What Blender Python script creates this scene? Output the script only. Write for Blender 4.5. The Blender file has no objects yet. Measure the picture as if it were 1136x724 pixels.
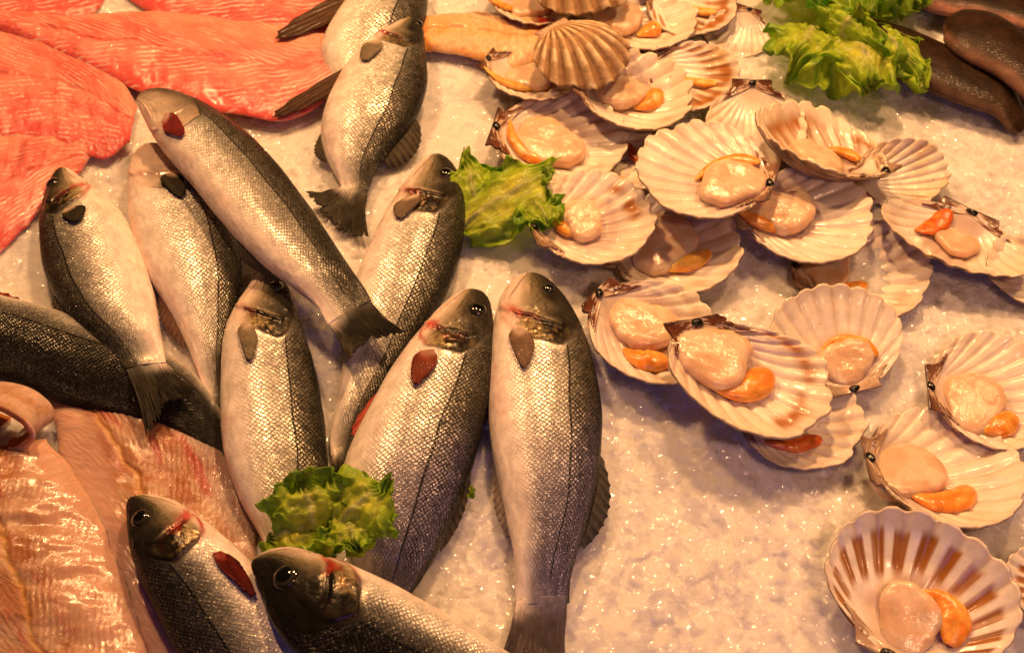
import bpy, bmesh, math, random
import numpy as np
from mathutils import Vector

# ------------------------------------------------------------------ scene, camera, light
scene = bpy.context.scene
COL = scene.collection
R = math.radians
TILT, DIST, HFOV = R(37), 1.30, R(40)
CAM = np.array([0.0, -DIST * math.sin(TILT), DIST * math.cos(TILT)])
PW, PH = 1136.0, 724.0

cd = bpy.data.cameras.new('camera')
cam = bpy.data.objects.new('camera', cd)
COL.objects.link(cam)
cam.location = CAM
cam.rotation_euler = (TILT, 0, 0)
cd.sensor_width = 36
cd.lens = 18 / math.tan(HFOV / 2)
cd.clip_end = 50
cd.clip_start = 0.02
cd.dof.use_dof = True
cd.dof.focus_distance = 1.22
cd.dof.aperture_fstop = 9.0
scene.camera = cam

w = bpy.data.worlds.new('World')
scene.world = w
w.use_nodes = True
bg = w.node_tree.nodes['Background']
bg.inputs[0].default_value = (0.60, 0.38, 0.38, 1)
bg.inputs[1].default_value = 0.016

def lamp(name, loc, aim, size, power, color, spread=180, size_y=None):
    ld = bpy.data.lights.new(name, 'AREA')
    ld.energy = power
    ld.color = color
    ld.size = size
    if size_y:
        ld.shape = 'RECTANGLE'; ld.size_y = size_y
    else:
        ld.shape = 'DISK'
    ld.spread = R(spread)
    o = bpy.data.objects.new(name, ld)
    COL.objects.link(o)
    o.location = loc
    d = Vector(aim) - Vector(loc)
    o.rotation_euler = d.to_track_quat('-Z', 'Y').to_euler()
    return o

WARM = (1.0, 0.52, 0.21)
lamp('counter_lamp', (-0.50, 0.62, 1.15), (-0.25, 0.05, 0), 0.10, 11.4, WARM)
lamp('counter_lamp', (0.15, 0.80, 1.20), (0.15, 0.10, 0), 0.10, 15.6, WARM)
lamp('counter_lamp', (0.75, 0.62, 1.15), (0.40, 0.10, 0), 0.10, 8.6, WARM)
lamp('front_lamp', (0.55, -0.65, 1.15), (0.42, -0.25, 0), 0.16, 0.95, (1.0, 0.50, 0.27), spread=75)
lamp('daylight_spill', (0.15, -1.15, 0.70), (0.05, -0.2, 0), 0.5, 1.15, (0.50, 0.34, 1.0))

scene.view_settings.view_transform = 'Standard'
scene.view_settings.look = 'None'
scene.view_settings.exposure = 0.0
scene.view_settings.gamma = 1.0
scene.cycles.use_denoising = True
scene.cycles.max_bounces = 8
scene.cycles.transmission_bounces = 6
scene.cycles.sample_clamp_indirect = 4.0

# ------------------------------------------------------------------ maths helpers
fx = math.tan(HFOV / 2) / (PW / 2)
ct, st = math.cos(TILT), math.sin(TILT)

def at(p, z=0.0):
    """point of the counter, at height z, that a photograph pixel looks at"""
    x = (p[0] - PW / 2) * fx
    y = (PH / 2 - p[1]) * fx
    d = np.array([x, y * ct + st, y * st - ct])
    t = (z - CAM[2]) / d[2]
    return CAM + d * t

def on_plane(p, o, n):
    x = (p[0] - PW / 2) * fx
    y = (PH / 2 - p[1]) * fx
    d = np.array([x, y * ct + st, y * st - ct])
    t = np.dot(o - CAM, n) / np.dot(d, n)
    return CAM + d * t

_tab = {}
def vnoise(x, y, seed=0):
    if seed not in _tab:
        _tab[seed] = np.random.RandomState(seed + 11).rand(256, 256)
    T = _tab[seed]
    x = np.asarray(x, float); y = np.asarray(y, float)
    xi = np.floor(x).astype(int); yi = np.floor(y).astype(int)
    xf = x - xi; yf = y - yi
    u = xf * xf * xf * (xf * (xf * 6 - 15) + 10)
    v = yf * yf * yf * (yf * (yf * 6 - 15) + 10)
    a = T[xi % 256, yi % 256]; b = T[(xi + 1) % 256, yi % 256]
    c = T[xi % 256, (yi + 1) % 256]; d = T[(xi + 1) % 256, (yi + 1) % 256]
    return (a * (1 - u) + b * u) * (1 - v) + (c * (1 - u) + d * u) * v

def fbm(x, y, seed=0, oct=4):
    s = 0; a = 0.5; n = 0
    for i in range(oct):
        s = s + a * vnoise(x * 2 ** i + 17.3 * i, y * 2 ** i + 5.1 * i, seed + i)
        n += a; a *= 0.5
    return s / n

def sstep(a, b, x):
    t = np.clip((x - a) / (b - a), 0, 1)
    return t * t * (3 - 2 * t)

def bump(x, c, w):
    return np.exp(-((x - c) / w) ** 2)

def spline(xs, ys):
    """natural cubic spline through (xs, ys[k,:])"""
    xs = np.asarray(xs, float); ys = np.asarray(ys, float)
    if ys.ndim == 1:
        ys = ys[:, None]
    n = len(xs); h = np.diff(xs)
    A = np.zeros((n, n)); B = np.zeros_like(ys)
    A[0, 0] = A[-1, -1] = 1
    for i in range(1, n - 1):
        A[i, i - 1] = h[i - 1]; A[i, i] = 2 * (h[i - 1] + h[i]); A[i, i + 1] = h[i]
        B[i] = 6 * ((ys[i + 1] - ys[i]) / h[i] - (ys[i] - ys[i - 1]) / h[i - 1])
    M = np.linalg.solve(A, B)
    def f(x):
        x = np.asarray(x, float)
        i = np.clip(np.searchsorted(xs, x) - 1, 0, n - 2)
        hh = h[i][..., None]; t0 = (x - xs[i])[..., None]; t1 = (xs[i + 1] - x)[..., None]
        return (M[i] * t1 ** 3 + M[i + 1] * t0 ** 3) / (6 * hh) + (ys[i] / hh - M[i] * hh / 6) * t1 + (ys[i + 1] / hh - M[i + 1] * hh / 6) * t0
    return f

def ramp(x, stops):
    xs = [s[0] for s in stops]
    return np.stack([np.interp(x, xs, [s[1][k] for s in stops]) for k in range(3)], -1)

def mixc(a, b, t):
    t = np.clip(np.asarray(t), 0, 1)[..., None]
    return a * (1 - t) + np.asarray(b, float) * t

# ------------------------------------------------------------------ mesh helpers
def make_mesh(name, V, Q, col=None, attrs=None, smooth=True, recalc=False):
    me = bpy.data.meshes.new(name)
    V = np.asarray(V, float).reshape(-1, 3)
    Q = np.asarray(Q, dtype=np.int32)
    k = Q.shape[1]
    me.vertices.add(len(V)); me.vertices.foreach_set('co', V.astype(np.float32).ravel())
    me.loops.add(Q.size); me.loops.foreach_set('vertex_index', Q.ravel())
    me.polygons.add(len(Q))
    me.polygons.foreach_set('loop_start', np.arange(0, Q.size, k, dtype=np.int32))
    me.polygons.foreach_set('loop_total', np.full(len(Q), k, dtype=np.int32))
    me.polygons.foreach_set('use_smooth', np.full(len(Q), smooth, dtype=bool))
    me.update(calc_edges=True)
    if col is not None:
        a = me.attributes.new('Col', 'FLOAT_COLOR', 'POINT')
        c = np.ones((len(V), 4), np.float32); c[:, :3] = np.asarray(col).reshape(-1, 3)
        a.data.foreach_set('color', c.ravel())
    for nm, val in (attrs or {}).items():
        val = np.asarray(val, np.float32)
        if val.ndim == 2:
            a = me.attributes.new(nm, 'FLOAT_VECTOR', 'POINT'); a.data.foreach_set('vector', val.ravel())
        else:
            a = me.attributes.new(nm, 'FLOAT', 'POINT'); a.data.foreach_set('value', val.ravel())
    if recalc:
        bm = bmesh.new(); bm.from_mesh(me)
        bmesh.ops.remove_doubles(bm, verts=bm.verts, dist=1e-6)
        bmesh.ops.recalc_face_normals(bm, faces=bm.faces)
        bm.to_mesh(me); bm.free()
    return me

BASES = {}
def part(name, me, mat, parent=None):
    o = bpy.data.objects.new(name, me)
    COL.objects.link(o)
    me.materials.append(mat)
    if parent is not None:
        base = BASES[parent.name]
        n = len(me.vertices); co = np.empty(n * 3, np.float32)
        me.vertices.foreach_get('co', co)
        co = co.reshape(-1, 3) - np.asarray(base, np.float32)
        me.vertices.foreach_set('co', co.ravel()); me.update()
        o.parent = parent
        BASES[o.name] = base
    return o

def thing(name, label, cat, base, group=None):
    o = bpy.data.objects.new(name, None)
    COL.objects.link(o)
    o.empty_display_size = 0.02
    o.location = base
    BASES[o.name] = np.array(base, float)
    o['label'] = label; o['category'] = cat
    if group: o['group'] = group
    return o

def gridq(n, m, wrap=False):
    i = np.arange(n - 1)[:, None]; j = np.arange(m if wrap else m - 1)[None, :]
    j2 = (j + 1) % m
    return np.stack([i * m + j, (i + 1) * m + j, (i + 1) * m + j2, i * m + j2], -1).reshape(-1, 4)

def grid_normals(P):
    du = np.gradient(P, axis=0); dv = np.gradient(P, axis=1)
    n = np.cross(du, dv)
    return n / (np.linalg.norm(n, axis=-1, keepdims=True) + 1e-12)

def sheet(name, P, th, col, attrs=None, flip=False, col_under=None):
    """closed thin solid from a grid of points P[n,m,3]; th = thickness (number or [n,m])"""
    n, m, _ = P.shape
    N = grid_normals(P)
    if flip: N = -N
    th = np.broadcast_to(np.asarray(th, float), (n, m))[..., None]
    V = np.concatenate([P.reshape(-1, 3), (P - N * th).reshape(-1, 3)])
    q = gridq(n, m)
    if flip: q = q[:, ::-1]
    o = n * m
    idx = np.arange(o).reshape(n, m)
    loop = np.concatenate([idx[0, :-1], idx[:-1, -1], idx[-1, :0:-1], idx[:0:-1, 0]])
    nxt = np.roll(loop, -1)
    side = np.stack([loop, nxt, nxt + o, loop + o], -1)
    if flip: side = side[:, ::-1]
    Q = np.concatenate([q, q[:, ::-1] + o, side])
    c = np.asarray(col).reshape(-1, 3)
    cu = c if col_under is None else np.asarray(col_under).reshape(-1, 3)
    at2 = {k: np.concatenate([np.asarray(v).reshape((o,) + np.shape(v)[2:])] * 2) for k, v in (attrs or {}).items()}
    return make_mesh(name, V, Q, np.concatenate([c, cu]), at2)

# ------------------------------------------------------------------ materials
class Mat:
    def __init__(s, name):
        s.m = bpy.data.materials.new(name); s.m.use_nodes = True
        s.t = s.m.node_tree; s.b = s.t.nodes['Principled BSDF']
    def n(s, typ, ins=None, **props):
        nd = s.t.nodes.new(typ)
        for k, v in props.items(): setattr(nd, k, v)
        for k, v in (ins or {}).items():
            if isinstance(v, bpy.types.NodeSocket): s.t.links.new(v, nd.inputs[k])
            else: nd.inputs[k].default_value = v
        return nd
    def set(s, **kw):
        for k, v in kw.items():
            k = k.replace('_', ' ')
            if isinstance(v, bpy.types.NodeSocket): s.t.links.new(v, s.b.inputs[k])
            else: s.b.inputs[k].default_value = v
    def math(s, op, a, b=0.0, c=0.0):
        return s.n('ShaderNodeMath', {0: a, 1: b, 2: c}, operation=op).outputs[0]
    def attr(s, name): return s.n('ShaderNodeAttribute', attribute_name=name)
    def objco(s): return s.n('ShaderNodeTexCoord').outputs['Object']
    def mixcol(s, fac, a, b, mode='MIX'):
        nd = s.n('ShaderNodeMix', {0: fac, 6: a, 7: b}, data_type='RGBA', blend_type=mode)
        return nd.outputs[2]
    def noise(s, scale, detail=3, rough=0.5, vec=None, dist=0.0):
        return s.n('ShaderNodeTexNoise', {'Vector': vec or s.objco(), 'Scale': scale, 'Detail': detail, 'Roughness': rough, 'Distortion': dist})
    def rng(s, v, a, b, c, d):
        return s.n('ShaderNodeMapRange', {0: v, 1: a, 2: b, 3: c, 4: d}).outputs[0]
    def bump(s, h, strength, dist, normal=None):
        i = {'Height': h, 'Strength': strength, 'Distance': dist}
        if normal is not None: i['Normal'] = normal
        return s.n('ShaderNodeBump', i).outputs[0]

def mat_skin():
    m = Mat('fish_skin')
    col = m.attr('Col').outputs['Color']
    uv = m.attr('fuv').outputs['Vector']
    mask = m.attr('scale').outputs['Fac']
    wob = m.noise(0.9, 2, vec=uv).outputs['Color']
    wv = m.n('ShaderNodeVectorMath', {0: wob, 1: (0.5, 0.5, 0.5)}, operation='SUBTRACT').outputs[0]
    wv = m.n('ShaderNodeVectorMath', {0: wv, 3: 0.95}, operation='SCALE').outputs[0]
    p = m.n('ShaderNodeVectorMath', {0: uv, 1: wv}, operation='ADD').outputs[0]
    sp = m.n('ShaderNodeSeparateXYZ', {0: p})
    a = m.math('ADD', sp.outputs[0], sp.outputs[1]); b = m.math('SUBTRACT', sp.outputs[0], sp.outputs[1])
    fa = m.math('FRACT', a); fb = m.math('FRACT', b)
    cell = m.n('ShaderNodeCombineXYZ', {0: m.math('FLOOR', a), 1: m.math('FLOOR', b)}).outputs[0]
    rnd = m.n('ShaderNodeTexWhiteNoise', {'Vector': cell}, noise_dimensions='2D')
    # scale edge: darkest where either coordinate wraps
    ea = m.math('ABSOLUTE', m.math('SUBTRACT', fa, 0.5)); eb = m.math('ABSOLUTE', m.math('SUBTRACT', fb, 0.5))
    e = m.math('SMOOTH_MAX', ea, eb, 0.12)
    e2 = m.math('SMOOTH_MAX', fa, fb, 0.15)
    edge = m.math('MULTIPLY', m.rng(e2, 0.62, 1.0, 1.30, 0.22), m.rng(e2, 0.0, 0.5, 0.72, 1.0))
    rb = m.rng(rnd.outputs['Value'], 0, 1, 0.66, 1.32)
    pat = m.math('MULTIPLY', edge, rb)
    patch = m.rng(m.noise(0.35, 4, 0.65, vec=uv).outputs['Fac'], 0.3, 0.7, 0.45, 1.25)
    pat = m.math('ADD', m.math('MULTIPLY', m.math('SUBTRACT', pat, 1.0), m.math('MULTIPLY', mask, patch)), 1.0)
    pat = m.math('MAXIMUM', pat, 0.08)
    pc = m.n('ShaderNodeCombineXYZ', {0: pat, 1: pat, 2: pat}).outputs[0]
    c = m.mixcol(1.0, col, pc, 'MULTIPLY')
    mot = m.rng(m.noise(70, 4, 0.6).outputs['Fac'], 0.3, 0.7, 0.82, 1.15)
    c = m.mixcol(1.0, c, m.n('ShaderNodeCombineXYZ', {0: mot, 1: mot, 2: mot}).outputs[0], 'MULTIPLY')
    lz = m.math('ABSOLUTE', m.n('ShaderNodeSeparateXYZ', {0: uv}).outputs[2])
    lw = m.math('ADD', 0.0045, m.math('MULTIPLY', rnd.outputs['Value'], 0.004))
    ln = m.math('SUBTRACT', 1.0, m.math('MULTIPLY', m.math('LESS_THAN', lz, lw), m.math('MULTIPLY', m.math('GREATER_THAN', mask, 0.3), 0.86)))
    c = m.mixcol(1.0, c, m.n('ShaderNodeCombineXYZ', {0: ln, 1: ln, 2: ln}).outputs[0], 'MULTIPLY')
    met = m.attr('metal').outputs['Fac']
    h = m.math('ADD', m.math('MULTIPLY', m.math('ADD', fa, fb), 0.35), m.math('MULTIPLY', rnd.outputs['Value'], 0.55))
    h = m.math('SUBTRACT', h, m.math('MULTIPLY', m.rng(e, 0.30, 0.5, 0, 1), 0.6))
    h = m.math('MULTIPLY', h, mask)
    nb = m.bump(h, 0.8, 0.0008)
    nb = m.bump(m.noise(420, 3, 0.6).outputs['Fac'], 0.25, 0.0008, nb)
    ro = m.rng(m.noise(160, 3).outputs['Fac'], 0.3, 0.7, 0.17, 0.34)
    m.set(Base_Color=c, Metallic=met, Roughness=ro, Normal=nb, Coat_Normal=nb, Coat_Weight=0.05, Coat_Roughness=0.06, IOR=1.40, Specular_IOR_Level=0.32)
    m.set(Subsurface_Weight=0.0)
    return m.m

def mat_simple(name, rough=0.35, sss=0.0, rad=(1, 0.5, 0.3), scale=0.004, coat=0.0, bumps=(), metal=0.0, trans=0.0, colnoise=None, ior=1.4, spec=0.5):
    m = Mat(name)
    c = m.attr('Col').outputs['Color']
    if colnoise:
        v = m.rng(m.noise(colnoise[0], 4, 0.6).outputs['Fac'], 0.3, 0.7, 1 - colnoise[1], 1 + colnoise[1])
        c = m.mixcol(1.0, c, m.n('ShaderNodeCombineXYZ', {0: v, 1: v, 2: v}).outputs[0], 'MULTIPLY')
    nb = None
    for sc, stg, dist in bumps:
        nb = m.bump(m.noise(sc, 3, 0.55).outputs['Fac'], stg, dist, nb)
    m.set(Base_Color=c, Roughness=rough, Metallic=metal, Coat_Weight=coat, Coat_Roughness=0.06, IOR=ior, Specular_IOR_Level=spec)
    if nb is not None: m.set(Normal=nb, Coat_Normal=nb)
    if sss:
        m.set(Subsurface_Weight=sss, Subsurface_Radius=rad, Subsurface_Scale=scale)
    if trans: m.set(Transmission_Weight=trans)
    return m.m

def mat_leaf():
    m = Mat('lettuce')
    c = m.attr('Col').outputs['Color']
    v = m.rng(m.noise(120, 4, 0.6).outputs['Fac'], 0.3, 0.7, 0.75, 1.2)
    c = m.mixcol(1.0, c, m.n('ShaderNodeCombineXYZ', {0: v, 1: v, 2: v}).outputs[0], 'MULTIPLY')
    vo = m.n('ShaderNodeTexVoronoi', {'Vector': m.objco(), 'Scale': 190}, feature='DISTANCE_TO_EDGE').outputs['Distance']
    nb = m.bump(m.rng(vo, 0, 0.25, 0, 1), 0.22, 0.001)
    m.set(Base_Color=c, Roughness=0.32, Normal=nb, Coat_Weight=0.15, Coat_Roughness=0.15)
    tr = m.n('ShaderNodeBsdfTranslucent', {'Color': c, 'Normal': nb})
    mx = m.n('ShaderNodeMixShader', {0: 0.60, 1: m.b.outputs[0], 2: tr.outputs[0]})
    m.t.links.new(mx.outputs[0], m.t.nodes['Material Output'].inputs['Surface'])
    return m.m

def mat_ice():
    m = Mat('ice')
    co = m.objco()
    wob = m.n('ShaderNodeVectorMath', {0: m.noise(55, 2, vec=co).outputs['Color'], 3: 0.010}, operation='SCALE').outputs[0]
    p = m.n('ShaderNodeVectorMath', {0: co, 1: wob}, operation='ADD').outputs[0]
    h = None; tint = None
    for sc, k in ((62, 0.55), (115, 0.78), (230, 0.55)):
        vo = m.n('ShaderNodeTexVoronoi', {'Vector': p, 'Scale': sc, 'Randomness': 1.0})
        loc = m.n('ShaderNodeVectorMath', {0: p, 1: vo.outputs['Position']}, operation='SUBTRACT').outputs[0]
        til = m.n('ShaderNodeVectorMath', {0: vo.outputs['Color'], 1: (0.5, 0.5, 0.5)}, operation='SUBTRACT').outputs[0]
        d = m.n('ShaderNodeVectorMath', {0: loc, 1: til}, operation='DOT_PRODUCT').outputs['Value']
        d = m.math('MULTIPLY', d, k * 2.0)
        cx = m.n('ShaderNodeSeparateXYZ', {0: vo.outputs['Color']}).outputs[0]
        d = m.math('ADD', d, m.math('MULTIPLY', cx, 0.05 / sc))
        h = d if h is None else m.math('ADD', h, d)
        tint = cx if tint is None else m.math('ADD', tint, m.math('MULTIPLY', cx, 0.8))
    c = m.mixcol(m.rng(tint, 0.6, 2.2, 0, 1), (0.82, 0.79, 0.77, 1), (0.89, 0.86, 0.84, 1))
    nb = m.bump(h, 0.58, 1.0)
    ro = m.rng(m.noise(90, 2).outputs['Fac'], 0.35, 0.65, 0.12, 0.35)
    m.set(Base_Color=c, Roughness=ro, Normal=nb, Coat_Normal=nb, IOR=1.31, Subsurface_Weight=0.9,
          Subsurface_Radius=(1.0, 1.0, 1.0), Subsurface_Scale=0.013, Coat_Weight=0.35, Coat_Roughness=0.05)
    return m.m

M_SKIN = mat_skin()
M_FIN = mat_simple('fin', 0.45, spec=0.16, coat=0.05, bumps=((300, 0.2, 0.001),), colnoise=(150, 0.25))
M_EYE = mat_simple('fish_eye', 0.08, coat=1.0)
M_SHELL = mat_simple('shell', 0.30, sss=0.18, rad=(1, .7, .5), scale=0.004, coat=0.30, bumps=((120, 0.16, 0.002), (600, 0.12, 0.0006)), colnoise=(60, 0.10))
M_SHELLOUT = mat_simple('shell_outside', 0.55, bumps=((200, 0.4, 0.002),), colnoise=(120, 0.22))
M_MEAT = mat_simple('scallop_meat', 0.22, sss=0.8, rad=(1, .55, .35), scale=0.010, coat=0.55, bumps=((110, 0.22, 0.004), (380, 0.30, 0.0014)), colnoise=(60, 0.14))
M_ROE = mat_simple('roe', 0.26, sss=0.5, rad=(1, .35, .1), scale=0.006, coat=0.55, bumps=((130, 0.22, 0.003), (420, 0.30, 0.0012)), colnoise=(120, 0.28))
M_LIG = mat_simple('ligament', 0.25, coat=0.4, bumps=((300, 0.4, 0.001),))
def mat_fillet():
    m = Mat('fillet_flesh')
    c = m.attr('Col').outputs['Color']
    g = m.attr('glit').outputs['Fac']
    uv = m.attr('fuv').outputs['Vector']
    w1 = m.n('ShaderNodeVectorMath', {0: uv, 1: (2.6, 0.75, 1.0)}, operation='MULTIPLY').outputs[0]
    n1 = m.noise(1.0, 4, 0.62, vec=w1, dist=0.7).outputs['Fac']
    w2 = m.n('ShaderNodeVectorMath', {0: uv, 1: (7.0, 2.2, 1.0)}, operation='MULTIPLY').outputs[0]
    n2 = m.noise(1.0, 3, 0.6, vec=w2, dist=0.4).outputs['Fac']
    h = m.math('ADD', m.math('MULTIPLY', n1, 0.0016), m.math('MULTIPLY', n2, 0.0006))
    h = m.math('MULTIPLY', h, g)
    nb = m.bump(h, 1.0, 1.0)
    v = m.rng(n1, 0.3, 0.7, 0.84, 1.14)
    c = m.mixcol(1.0, c, m.n('ShaderNodeCombineXYZ', {0: v, 1: v, 2: v}).outputs[0], 'MULTIPLY')
    m.set(Base_Color=c, Roughness=0.2, Normal=nb, Coat_Normal=nb, Coat_Weight=0.6, Coat_Roughness=0.06, IOR=1.38,
          Subsurface_Weight=0.65, Subsurface_Radius=(1, .4, .28), Subsurface_Scale=0.008)
    return m.m
M_FILLET = mat_fillet()
M_LEAF = mat_leaf()
M_ICE = mat_ice()
M_SMOOTH = mat_simple('smooth_skin', 0.45, spec=0.25, coat=0.08, bumps=((60, 0.2, 0.004), (260, 0.35, 0.0015)), colnoise=(45, 0.55))

# ------------------------------------------------------------------ the ice bed
rs = np.random.RandomState(4)

def chip_field(x, y, size, seed, tilt, offs):
    """tilted facets in jittered cells: height of a layer of broken ice"""
    r = np.random.RandomState(seed)
    K = 128
    jx = r.rand(K, K); jy = r.rand(K, K); tx = r.randn(K, K) * tilt; ty = r.randn(K, K) * tilt; oz = r.rand(K, K) * offs
    gx = x / size; gy = y / size
    ix = np.floor(gx).astype(int); iy = np.floor(gy).astype(int)
    best = np.full(x.shape, 1e9); h = np.zeros_like(x)
    for dx in (-1, 0, 1):
        for dy in (-1, 0, 1):
            cx = ix + dx; cy = iy + dy
            a = cx % K; b = cy % K
            px = cx + jx[a, b]; py = cy + jy[a, b]
            ex = gx - px; ey = gy - py
            d = ex * ex + ey * ey
            hh = (ex * tx[a, b] + ey * ty[a, b]) * size + oz[a, b]
            k = d < best
            best = np.where(k, d, best); h = np.where(k, hh, h)
    return h

def ice_height(x, y):
    h = (fbm(x * 6 + 9, y * 6 + 3, 21, 3) - 0.5) * 0.018
    c1 = chip_field(x + 7, y + 7, 0.021, 1, 0.26, 0.0050)
    c2 = chip_field(x + 3.3, y + 8.1, 0.014, 2, 0.26, 0.0042)
    c3 = chip_field(x + 1.3, y + 2.1, 0.030, 3, 0.18, 0.0055)
    wgt = sstep(0.42, 0.62, fbm(x * 11 + 40, y * 11, 33, 2))
    return h + np.maximum(np.maximum(c1, c2), c3 - 0.001) * (0.10 + 0.22 * wgt) - 0.0025

def build_ice():
    def axis(lo, hi, a, b, n):
        mid = np.linspace(a, b, n); d = (b - a) / (n - 1)
        def skirt(L):
            k = 24; s = np.cumsum(d * 1.23 ** np.arange(1, k + 1)); return s[s < L]
        return np.concatenate([a - skirt(a - lo)[::-1], mid, b + skirt(hi - b)])
    xs = axis(-1.3, 1.3, -0.72, 0.72, 720); ys = axis(-1.0, 1.6, -0.37, 0.66, 515)
    X, Y = np.meshgrid(xs, ys, indexing='ij')
    Z = ice_height(X, Y)
    P = np.stack([X, Y, Z], -1)
    n, m, _ = P.shape
    V = np.concatenate([P.reshape(-1, 3), np.stack([X, Y, np.full_like(Z, -0.09)], -1).reshape(-1, 3)])
    o = n * m; idx = np.arange(o).reshape(n, m)
    q = gridq(n, m)
    loop = np.concatenate([idx[0, :-1], idx[:-1, -1], idx[-1, :0:-1], idx[:0:-1, 0]]); nx = np.roll(loop, -1)
    Q = np.concatenate([q, q[:, ::-1] + o, np.stack([loop, loop + o, nx + o, nx], -1)])
    me = make_mesh('ice_bed', V, Q)
    ob = part('ice_bed', me, M_ICE)
    ob['kind'] = 'structure'
    return ob

build_ice()

# ------------------------------------------------------------------ sea bass
def fin_sheet(name, P, col, mat, parent, th=0.0009, flip=False):
    return part(name, sheet(name, P, th, col, flip=flip), mat, parent)

def ray_colour(q, r, base, dark, nrays, seed, tipdark=0.5, amt=0.6):
    s = 0.5 + 0.5 * np.cos(q * nrays * 2 * math.pi)
    c = mixc(np.broadcast_to(np.asarray(base, float), q.shape + (3,)), dark, s ** 2 * amt)
    c = mixc(c, np.asarray(dark) * 0.5, tipdark * r ** 2 * (0.4 + 0.6 * vnoise(q * nrays * 2, r * 6, seed)))
    return c

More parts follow.
